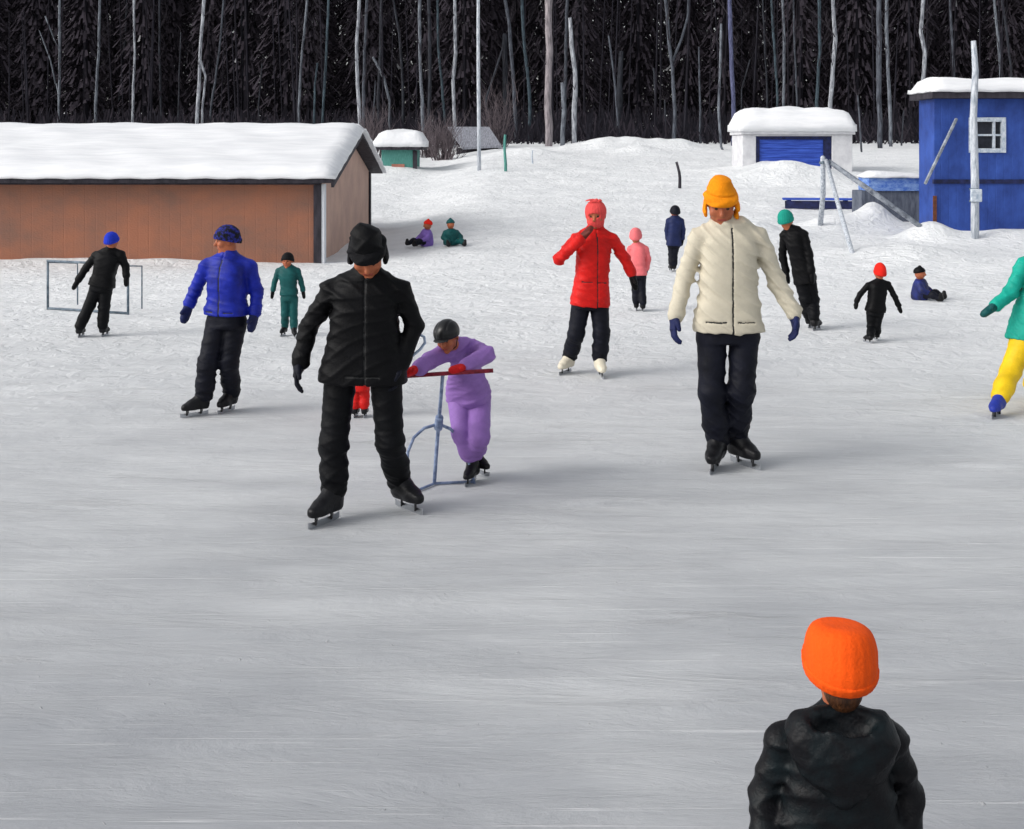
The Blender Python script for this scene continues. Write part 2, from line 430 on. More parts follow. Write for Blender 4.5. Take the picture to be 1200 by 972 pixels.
# ----------------------------------------------------------------------------
# people
# ----------------------------------------------------------------------------
def person(S):
    """S: joints as picture points with a depth offset (m); everything becomes metres at the person's own distance."""
    feet = []
    for (gx, gy, hd) in S['feet']:
        feet.append((hit(gx, gy) if not S.get('plant') else None, R_(hd)))
    if S.get('plant'):   # both feet at the depth of the given ground point
        pass
    gm = (feet[0][0]+feet[1][0])/2
    Y0 = S.get('Y', gm[1]); root = V(gm[0], gm[1], tz(gm[0], gm[1]))
    mpx = Y0/FPX
    h = max(.0065, .78*Y0/FPX*1.17) if not S.get('h') else S['h']
    E = empty('person', tuple(root), S['label'], S.get('cat', 'person'), 'skaters and children on the ice')
    J = {}
    for k, p in S['j'].items():
        q = at(p[0], p[1], Y0+(p[2] if len(p) > 2 else 0)); J[k] = q-root
    st = S['st']; pf = S.get('puff', 1.0); seed = S.get('seed', 1)
    yaw = R_(S.get('yaw', 0)); F = V(sin(yaw), -cos(yaw), 0); Rv = V(cos(yaw), sin(yaw), 0); U = V(0,0,1)
    sl, sr, hl, hr = J['sl'], J['sr'], J['hl'], J['hr']
    Sc, Hc = (sl+sr)/2, (hl+hr)/2; ax = unit(Sc-Hc)
    hw = abs(np.dot(sr-sl, Rv))/2
    # --- feet -------------------------------------------------------------
    ank = []; toes = []
    lift = S.get('lift', (0, 0))
    AH = .125*st/1.75 + .02
    for i, (g, hd) in enumerate(feet):
        g = g-root; fd = V(sin(hd), -cos(hd), 0)
        a = g+V(0,0,AH+lift[i])-fd*.045*st; ank.append(a); toes.append((g+V(0,0,lift[i]), fd))
    al, ar = ank
    # --- head frame ---------------------------------------------------------
    hx, hy, hh, hyaw, hpit, hroll = S['head'][:6]
    hdy = S['head'][6] if len(S['head']) > 6 else 0
    hc = at(hx, hy, Y0+hdy)-root; hs_ = hh*mpx
    a = R_(hyaw); f0 = V(sin(a), -cos(a), 0); r0 = V(cos(a), sin(a), 0)
    p_ = R_(hpit); hf = f0*cos(p_)-U*sin(p_); hu = U*cos(p_)+f0*sin(p_)
    ro = R_(hroll); hr_ = r0*cos(ro)+hu*sin(ro); hu = hu*cos(ro)-r0*sin(ro)
    FR = np.array([hr_, hf, hu])
    def HP(r, f, u): return hc+hs_*(hr_*r+hf*f+hu*u)
    def HE(c, r, k=.1): return Ell(HP(*c), np.array(r)*hs_, FR, k*hs_)
    def HC(a, b, ra, rb, k=.08): return Cone(HP(*a), HP(*b), ra*hs_, rb*hs_, k*hs_)
    # --- body ---------------------------------------------------------------
    nb = Sc+ax*.03*st+F*.0
    ua, ea, wa = .036*st*pf, .030*st*pf, .025*st*pf
    el, er, wl, wr = J['el'], J['er'], J['wl'], J['wr']
    kl, kr = J['kl'], J['kr']
    sk = .58
    body = [Stack([(Hc-ax*.0*st, hw*.7, .05*st), (Hc+ax*.1*st, hw*.7, .05*st), (Sc-ax*.06*st, hw*.85, .06*st), (Sc, hw*.7, .05*st)], Rv, F, k=.03),
            Cone(nb-ax*.03*st, HP(0,-.1,-.5), .034*st, .036*st, .03)]
    for (s_, e_, w_) in ((sl, el, wl), (sr, er, wr)):
        body += [Cone(s_, e_, ua*sk, ea*sk, .03), Cone(e_, w_, ea*sk, wa*sk, .02)]
    for (h_, k_, a_) in ((hl, kl, al), (hr, kr, ar)):
        body += [Cone(h_, k_, .05*st*sk, .036*st*sk, .04), Cone(k_, a_, .036*st*sk, .026*st*sk, .02)]
    body += [HE((0,-.08,.25), (.72,.86,.75), .1), HE((0,.2,-.36), (.54,.58,.62), .2),
             HC((0,.72,.1), (0,.9,-.2), .07, .125, .1), HE((.73,-.05,-.08), (.08,.17,.25), .06), HE((-.73,-.05,-.08), (.08,.17,.25), .06),
             HC((-.32,.66,.24), (.32,.66,.24), .1, .1, .12), HE((.36,.52,-.22), (.22,.2,.2), .14), HE((-.36,.52,-.22), (.22,.2,.2), .14),
             HC((-.17,.72,-.52), (.17,.72,-.52), .055, .055, .06), HE((0,.62,-.82), (.2,.16,.14), .12),
             HE((.28,.60,.06), (.12,.12,.10), .02), HE((-.28,.60,.06), (.12,.12,.10), .02)]
    e1, e2, mo = HP(.28,.72,.06), HP(-.28,.72,.06), HP(0,.76,-.52)
    def cls(P):
        m = np.zeros(len(P))
        m[(np.linalg.norm(P-e1, axis=1) < .085*hs_) | (np.linalg.norm(P-e2, axis=1) < .085*hs_)] = 1
        q = (P-mo)@FR.T/hs_
        m[(np.abs(q[:,0]) < .2) & (np.abs(q[:,2]) < .06) & (np.abs(q[:,1]) < .1)] = 2
        return m
    hb = max(.006, min(h*.8, .012))
    # hands are inside gloves or mittens; the palm belongs to the body
    hands = []
    for key, w_, e_ in (('ml', wl, el), ('mr', wr, er)):
        tip = J[key]; dv = unit(tip-w_); hands.append((w_, dv)); body.append(Cone(w_, w_+dv*.045*st, wa*.5, wa*.42, .01))
    solid_obj('body', [M_SKIN, M_EYE, M_LIP], E, body, hb, classify=cls)
    # --- jacket ---------------------------------------------------------------
    hem = np.dot(at(S['hem'][0], S['hem'][1], Y0)-root-Hc, ax)
    hemw = S['hem'][2]*mpx
    tw = S.get('depth', .082)*st*pf
    ch = Sc-Hc; Ls = np.linalg.norm(ch)
    jk = [Stack([(Hc+ax*(hem-.02), hemw, tw*1.08), (Hc+ax*(hem+.02*st), hemw*1.0, tw*1.08), (Hc+ax*Ls*.4, max(hemw*.84, hw*.80), tw*1.0), (Hc+ax*Ls*.78, hw*.92, tw*1.06),
                 (Sc-ax*.02*st, hw*.96, tw*.98), (Sc+ax*.012*st, hw*.86, tw*.84), (Sc+ax*.035*st, hw*.56, tw*.66), (Sc+ax*.052*st, .055*st, .05*st)], Rv, F, k=.02, n=2.8, cap=.012)]
    for (s_, e_, w_) in ((sl, el, wl), (sr, er, wr)):
        am = S.get('arm', 1.0); jk += [Cone(s_, e_, ua*.98*am, ea*1.08*am, .018*st), Cone(e_, w_, ea*1.08*am, wa*1.18*am, .012*st), Cone(w_-unit(w_-e_)*.02*st, w_, wa*1.28*am, wa*1.26*am, .006)]
    for s_ in (sl, sr):
        jk.append(Cone(s_*.93+Sc*.07+ax*.004*st, Sc+ax*.036*st+unit(s_-Sc)*.035*st, ua*.92*am, .040*st, .02*st))
    if S.get('collar', True):
        nk = unit(HP(0,-.1,-.6)-(Sc+ax*.03*st)); jk.append(Cone(Sc+ax*.03*st, Sc+ax*.03*st+nk*S.get('collar_h', .030)*st, .047*st, .045*st, .02*st))
    subs = []
    zipx = S.get('zip')
    fold = folds(seed*7+1, st, .0045*st*S.get('crease', 1), (el, er, Hc+ax*(hem+.04*st), sl*.8+Sc*.2, sr*.8+Sc*.2), .006*st, .09*st)
    def jd(P):
        d = fold(P)
        if zipx:
            q = P-Sc; u = q@Rv; v = q@F
            d = d-.006*np.exp(-(u/.006)**2)*(v > 0)
        for (dx, dz, ln) in S.get('slits', ()):
            q = P-(Hc+ax*dz*st); u = q@Rv-dx*st; z = q@ax
            d = d-.008*np.exp(-(z/.007)**2)*(np.abs(u) < ln*st)*((q@F) > 0)
        return d
    def jc(P):
        m = np.zeros(len(P))
        if zipx:
            q = P-Sc; u = q@Rv; v = q@F
            m[(np.abs(u) < max(.005, h*.55)) & (v > .02) & (q@ax < .04*st)] = 1
        for (dx, dz, ln) in S.get('slits', ()):
            q = P-(Hc+ax*dz*st); u = q@Rv-dx*st
            m[(np.abs(q@ax) < max(.004, h*.5)) & (np.abs(u) < ln*st) & (q@F > .02)] = 1
        return m
    solid_obj('jacket', [S['jm'], M_ZIP], E, jk, h, disp=jd, classify=jc)
    if S.get('suit_patch'): pass
    # --- trousers -----------------------------------------------------------------
    th, kn, cf, an = .056*st*pf, .047*st*pf, .045*st*pf, .044*st*pf
    tr = [Stack([(Hc-ax*S.get('crotch', .03)*st, hemw*.86, tw*.92), (Hc+ax*.02*st, hemw*.85, tw*.95), (Hc+ax*.10*st, hemw*.74, tw*.85)], Rv, F, k=.03)]
    for (h_, k_, a_) in ((hl, kl, al), (hr, kr, ar)):
        lo_ = a_+unit(k_-a_)*S.get('hemleg', .022)*st
        mid = k_*.45+a_*.55
        tr += [Cone(h_, k_, th, kn, .012*st), Cone(k_, mid, kn, cf, .02*st), Cone(mid, lo_, cf, an*S.get('hemleg_w', 1), .02*st)]
    td = folds(seed*7+3, st, .0034*st, (kl, kr, al*.85+kl*.15, ar*.85+kr*.15), .006*st, .07*st)
    tc_ = None; tm = [S['tm']]
    solid_obj('trousers', tm, E, tr, h, disp=td, classify=tc_)
    # --- gloves / mittens ----------------------------------------------------------
    for i, (w_, dv) in enumerate(hands):
        side = unit(np.cross(dv, F)) if abs(np.dot(dv, F)) < .9 else Rv
        inward = -1 if i == 0 else 1
        nrm = unit(np.cross(dv, side))
        L = .105*st*S.get('hand', 1)
        m = S['gm'] if not isinstance(S['gm'], tuple) else S['gm'][i]
        if S.get('fingers'):
            lat = unit(F-dv*np.dot(F, dv)); pal = unit((Hc-w_)-dv*np.dot(Hc-w_, dv)); pal = unit(pal-lat*np.dot(pal, lat))
            pr = [Stack([(w_-dv*.01, .021*st, .016*st), (w_+dv*L*.25, .026*st, .015*st), (w_+dv*L*.52, .027*st, .012*st)], lat, pal, k=.01, cap=.008),
                  Cone(w_-dv*.012*st, w_+dv*.015*st, wa*.85, wa*.85, .012)]
            for q, (off, ln) in enumerate(((.021, .92), (.007, 1.0), (-.007, .95), (-.020, .76))):
                b0 = w_+dv*L*.48+lat*off*st
                ang = .25; b1 = b0
                for s3, (sg, an_) in enumerate(((.24, .3), (.16, .75), (.11, 1.1))):
                    b2 = b1+(dv*cos(an_)+pal*sin(an_))*L*sg*ln
                    pr.append(Cone(b1, b2, .0072*st*(1-.08*s3), .0068*st*(1-.1*s3), .003)); b1 = b2
            t0 = w_+dv*L*.18+lat*.018*st; t1 = t0+(dv*.6+lat*.7+pal*.2)*L*.24; t2 = t1+(dv*.9+lat*.1+pal*.35)*L*.2
            pr += [Cone(t0, t1, .010*st, .0085*st, .008), Cone(t1, t2, .0085*st, .007*st, .004)]
            solid_obj('glove', m, E, pr, max(.0045, h*.62), disp=None)
        else:
            lat = unit(F-dv*np.dot(F, dv)) if abs(np.dot(F, dv)) < .95 else U
            pal = unit(np.cross(dv, lat))
            pr = [Stack([(w_-dv*.008*st, wa*.95, wa*.9), (w_+dv*L*.12, wa*.92, wa*.86), (w_+dv*L*.45, .030*st*pf, .020*st*pf), (w_+dv*L*.8, .027*st*pf, .018*st*pf), (w_+dv*L*1.0, .014*st, .011*st)], lat, pal, k=.01, cap=.01),
                  Cone(w_+dv*L*.25+lat*.014*st, w_+(dv*.55+lat*.42)*L, .013*st, .010*st, .012)]
            solid_obj('mitten', m, E, pr, max(.005, h*.8))
    # --- skates ---------------------------------------------------------------------
    for i, (g, fd) in enumerate(toes):
        a_ = ank[i]; sd_ = V(-fd[1], fd[0], 0)
        bl = .020; bh = .045*st/1.6+.01
        Lf = .150*st*S.get('foot', 1)
        heel = g-fd*Lf*.42; toe = g+fd*Lf*.5
        shin = unit((kl, kr)[i]-a_)
        z0 = bh+.018*st
        pr = [Stack([(heel+U*z0, .019*st, .022*st), (g-fd*Lf*.1+U*z0, .020*st, .026*st), (g+fd*Lf*.25+U*(z0-.002), .025*st, .021*st), (toe+U*(z0-.004), .016*st, .015*st)], sd_, U, k=.02*st, cap=.015*st),
              Cone(heel+fd*.02*st+U*(z0+.012*st), a_+shin*.05*st, .026*st, .031*st, .03*st),
              Cone(g+fd*Lf*.12+U*(z0+.012*st), a_+shin*.01*st+fd*.01*st, .022*st, .026*st, .03*st)]
        sm = S['sm'] if not isinstance(S['sm'], tuple) else S['sm'][i]
        k = folds(seed+31+i, st, .002*st)
        o = solid_obj('skate', sm, E, pr, max(.006, h*.8), cuts=[(g+U*bh, (0,0,-1), .004)], disp=k)
        mb = MB()
        # sole plate, two posts and the runner
        mb2 = MB()
        a0, a1 = g-fd*Lf*.46, g+fd*Lf*.54
        n = 9; prof = []
        for q in range(n+1):
            t = q/n; x = a0*(1-t)+a1*t; z = .004+.030*max(0, abs(t-.5)*2-.72)**1.6*1.6
            prof.append(x+U*z)
        w = .0022
        vs = []; fs = []
        for q, pnt in enumerate(prof):
            tt = .024*st/1.6+.004
            for (sg, up) in ((-1, 0), (1, 0), (1, 1), (-1, 1)): vs.append(pnt+sd_*sg*w+U*(tt if up else -.004))
        for q in range(n):
            for k_ in range(4): fs.append((q*4+k_, q*4+(k_+1) % 4, (q+1)*4+(k_+1) % 4, (q+1)*4+k_))
        fs += [(0,1,2,3), (n*4+3, n*4+2, n*4+1, n*4)]
        mb2.add(vs, fs, 0)
        for tpos in (.24, .74):
            c = a0*(1-tpos)+a1*tpos
            mb2.bar(c+U*.018, c+U*(bh+.006), .010, .034*st, 1)
        mb2.build('blade', [M_BLADE, M_SOLE], o)
    # --- hat -------------------------------------------------------------------------------
    hk = S.get('hat', 'beanie'); hm = S.get('hm')
    hh_ = max(.0055, h*.75)
    hw_ = S.get('hatw', 1.0); rb = S.get('rib', 1.0)
    ribs = lambda amp, nn: (lambda P: amp*rb*np.sin(nn*np.arctan2((P-hc)@hr_, (P-hc)@hf))+folds(seed+5, st, .002*st)(P))
    if hk == 'beanie':
        ft, bk = S.get('brim', (.32, -.42))
        nrm = unit(-hu*1.0+hf*((ft-bk)/1.9))
        c0 = HP(0, 0, (ft+bk)/2)
        pr = [HE((0,-.08,.28), (.84*hw_,.98*hw_,S.get('crown', .92)), .1), HE((0,-.1,-.05), (.83*hw_,.97*hw_,.85), .1)]
        o = solid_obj('hat', hm, E, pr, hh_, cuts=[(c0, nrm, .02*hs_)]+([(HP(0,0,S['flat']), hu, .22*hs_)] if S.get('flat') else []), disp=ribs(.018*hs_, 26))
        # folded cuff: a band hugging the edge
        def band(P): return ribs(.02*hs_, 26)(P)
        pr2 = [HE((0,-.08,.28), (.90*hw_,1.04*hw_,.86), .1), HE((0,-.1,-.05), (.87*hw_,1.02*hw_,.82), .1)]
        solid_obj('cuff', hm, o, pr2, hh_, cuts=[(c0-nrm*(-.02)*hs_, nrm, .05*hs_), (c0-nrm*.36*hs_, -nrm, .05*hs_)], disp=band)
        if S.get('tassel'):
            mb = MB()
            r = random.Random(seed)
            for q in range(26):
                an_ = r.uniform(0, 6.28); ln = r.uniform(.25, .5); b0 = HP(.1*cos(an_), -.08+.1*sin(an_), 1.12)
                mb.tube([b0, HP(.22*cos(an_)-.1, -.08+.2*sin(an_), 1.12+ln*.5), HP(.5*cos(an_)-.2, -.1+.35*sin(an_), 1.05+ln*.75)], [.035*hs_, .03*hs_, .02*hs_], 5)
            mb.build('tassel', hm, o, smooth=True)
    elif hk == 'earflap':
        pr = [HE((0,-.1,.42), (.70,.84,S.get('crown', .98)), .1), HE((0,-.1,.2), (.76,.92,.7), .15), HE((-.22,-.2,.95), (.38,.45,.33), .25)]
        o = solid_obj('hat', hm, E, pr, hh_, cuts=[(HP(0,0,.12), -hu+hf*.12, .03*hs_)], disp=folds(seed+5, st, .010*st))
        pr2 = [HE((0,-.06,.30), (.85,1.04,.60), .06)]
        solid_obj('brim', S.get('bm', hm), o, pr2, hh_, cuts=[(HP(0,0,.10), -hu+hf*.10, .06*hs_), (HP(0,0,.62), hu-hf*.1, .1*hs_)], disp=folds(seed+6, st, .009*st))
        for sg in (-1, 1):
            Lf = S.get('flap', .75)
            pf_ = [Stack([(HP(sg*.74,-.02,.2), .46*hs_, .12*hs_), (HP(sg*.78,.0,-.25*Lf/.75), .42*hs_, .12*hs_), (HP(sg*.72,.08,-.62*Lf/.75), .26*hs_, .1*hs_)], hf, hr_, k=.02, cap=.08*hs_)]
            solid_obj('ear_flap', S.get('bm', hm), o, pf_, hh_, disp=folds(seed+8+sg, st, .006*st))
    elif hk == 'helmet':
        pr = [HE((0,-.1,.3), (.90,1.02,.88), .1)]
        o = solid_obj('helmet', hm, E, pr, hh_, cuts=[(HP(0,0,.0), -hu+hf*.28, .04*hs_)],
                      disp=lambda P: -.03*hs_*np.exp(-((((P-hc)@hr_)/(.10*hs_))**2))*0-.05*hs_*np.exp(-(((np.abs((P-hc)@hr_)-.38*hs_)/(.06*hs_))**2)))
        pr = [Ell(HP(0,.86,.30), np.array([.62,.34,.07])*hs_, FR, .02)]
        solid_obj('peak', hm, o, pr, hh_)
        mb = MB()
        for sg in (-1, 1): mb.tube([HP(sg*.80,.05,-.05), HP(sg*.62,.28,-.62), HP(0,.42,-1.0)], .035*hs_, 6)
        mb.build('strap', M_BLACK, o, smooth=True)
    elif hk == 'balaclava':
        pr = [HE((0,-.08,.26), (.84,.98,.90), .1), HE((0,.16,-.42), (.68,.74,.68), .2), HC((0,-.1,-.5), (0,-.15,-1.0), .55, .6, .2)]
        sub = [HE((0,1.0,.10), (.55,.5,.22), .08)]
        solid_obj('balaclava', hm, E, pr, hh_, subs=sub, disp=ribs(.012*hs_, 22))
        if S.get('tassel'):
            mb = MB(); r = random.Random(seed)
            for q in range(30):
                an_ = r.uniform(0, 6.28); b0 = HP(.25*cos(an_), -.08+.25*sin(an_), 1.05); ln = r.uniform(.1, .3)
                mb.tube([b0, HP(.42*cos(an_)-.05, -.08+.38*sin(an_), 1.12+ln*.2), HP(.66*cos(an_)-.12, -.1+.5*sin(an_), 1.0+ln*.35)], [.05*hs_, .045*hs_, .02*hs_], 5)
            mb.build('tassel', hm, E, smooth=True)
    if S.get('hair'):
        pr = [HE((0,-.16,.0), (.70,.80,.66), .1), HE((0,-.42,-.5), (.52,.46,.62), .2)]
        solid_obj('hair', M_HAIR, E, pr, hh_, cuts=[(HP(0,.05,0), hf+hu*.1, .05*hs_)], disp=ribs(.010*hs_, 41))
    if S.get('scarf'):
        pr = []
        n = 14
        for q in range(n):
            t0, t1 = 2*pi*q/n, 2*pi*(q+1)/n
            c = Sc+ax*.085*st
            f_ = lambda t: c+Rv*cos(t)*.055*st+F*sin(t)*.055*st+ax*(.008*st*sin(t*2))
            pr.append(Cone(f_(t0), f_(t1), .026*st, .026*st, .01))
        solid_obj('scarf', S['scarf'], E, pr, hh_, disp=folds(seed+40, st, .005*st))
    if S.get('hood'):
        c = Sc+ax*.006*st-F*tw*.80
        pr = [Ell(c, V(.105*st, .058*st, .088*st), np.array([Rv, F, ax]), .03), Cone(c+ax*.05*st-Rv*.085*st+F*.03, c+ax*.05*st+Rv*.085*st+F*.03,     .027*st, .027*st, .05*st),
              Cone(c-Rv*.08*st+ax*.02*st, c-ax*.09*st-F*.005, .03*st, .022*st, .04*st), Cone(c+Rv*.08*st+ax*.02*st, c-ax*.09*st-F*.005, .03*st, .022*st, .04*st)]
        sb = [Ell(c+ax*.075*st-F*.012*st, V(.07*st, .025*st, .05*st), np.array([Rv, F, ax]), .02)]
        solid_obj('hood', S['jm'], E, pr, h, subs=sb, disp=folds(seed+50, st, .006*st))
    if S.get('extra'): S['extra'](E, J, st, F, Rv, ax, Sc, Hc, h, root)
    return E, J, root

# colours
RED = cloth('red', (214,26,22), rough=.55, var=.72)
CORAL = cloth('coral_knit', (240,86,84), rough=.85, var=.75, bscale=120, bump=1.0)
PINK = cloth('pink', (236,118,122), rough=.6, var=.78)
PURPLE = cloth('purple', (150,112,184), rough=.6, var=.78)
BLUE = cloth('blue', (28,44,164), rough=.48, var=.5)
BLUEHAT = mixed('cloth_blue_black_knit', lin((14,14,24)), lin((44,50,150)), scale=26, rough=.85, bump=.6, bscale=90, contrast=(.46,.62))
BRIGHTBLUE = cloth('bright_blue_knit', (36,60,200), rough=.85, var=.7, bscale=120, bump=1.0)
CREAM = cloth('cream', (206,198,178), rough=.62, var=.86)
ORANGEY = cloth('orange_yellow_knit', (250,150,14), rough=.85, var=.78, bscale=110, bump=1.0)
ORANGE = cloth('orange_knit', (246,88,14), rough=.85, var=.82, bscale=110, bump=.5)
TEAL = cloth('teal', (22,166,146), rough=.5, var=.72)
DTEAL = cloth('dark_teal', (18,84,84), rough=.55, var=.6)
TEALHAT = cloth('teal_knit', (30,150,132), rough=.85, var=.75, bscale=120, bump=1.0)
YELLOW = cloth('yellow', (236,196,30), rough=.5, var=.75)
NAVY = cloth('navy', (32,42,84), rough=.55, var=.6)
WHITEBOOT = cloth('white_leather', (224,216,196), rough=.4, var=.85)
BOOTBLUE = cloth('blue_leather', (44,60,160), rough=.4, var=.7)
REDMIT = cloth('red_knit', (206,34,36), rough=.85, var=.7, bscale=110)
BROWNMIT = cloth('brown_glove', (104,44,36), rough=.55, var=.6)
DARKBLUEMIT = cloth('dark_blue_glove', (30,38,84), rough=.6, var=.55)
REDHAT = cloth('bright_red_knit', (232,40,28), rough=.85, var=.75, bscale=110, bump=1.0)
BLACKBOOT = cloth('black_leather', (24,24,27), rough=.35, var=.6)
BLACKHELM = mixed('black_helmet_shell', (.008,.008,.009), (.014,.014,.015), rough=.28, bump=.05)
BLACKFUR = cloth('black_fleece', (18,18,22), rough=.7, var=.5, bscale=140, bump=.9, spec=.15)
LAV = cloth('lavender', (132,104,186), rough=.55, var=.75)

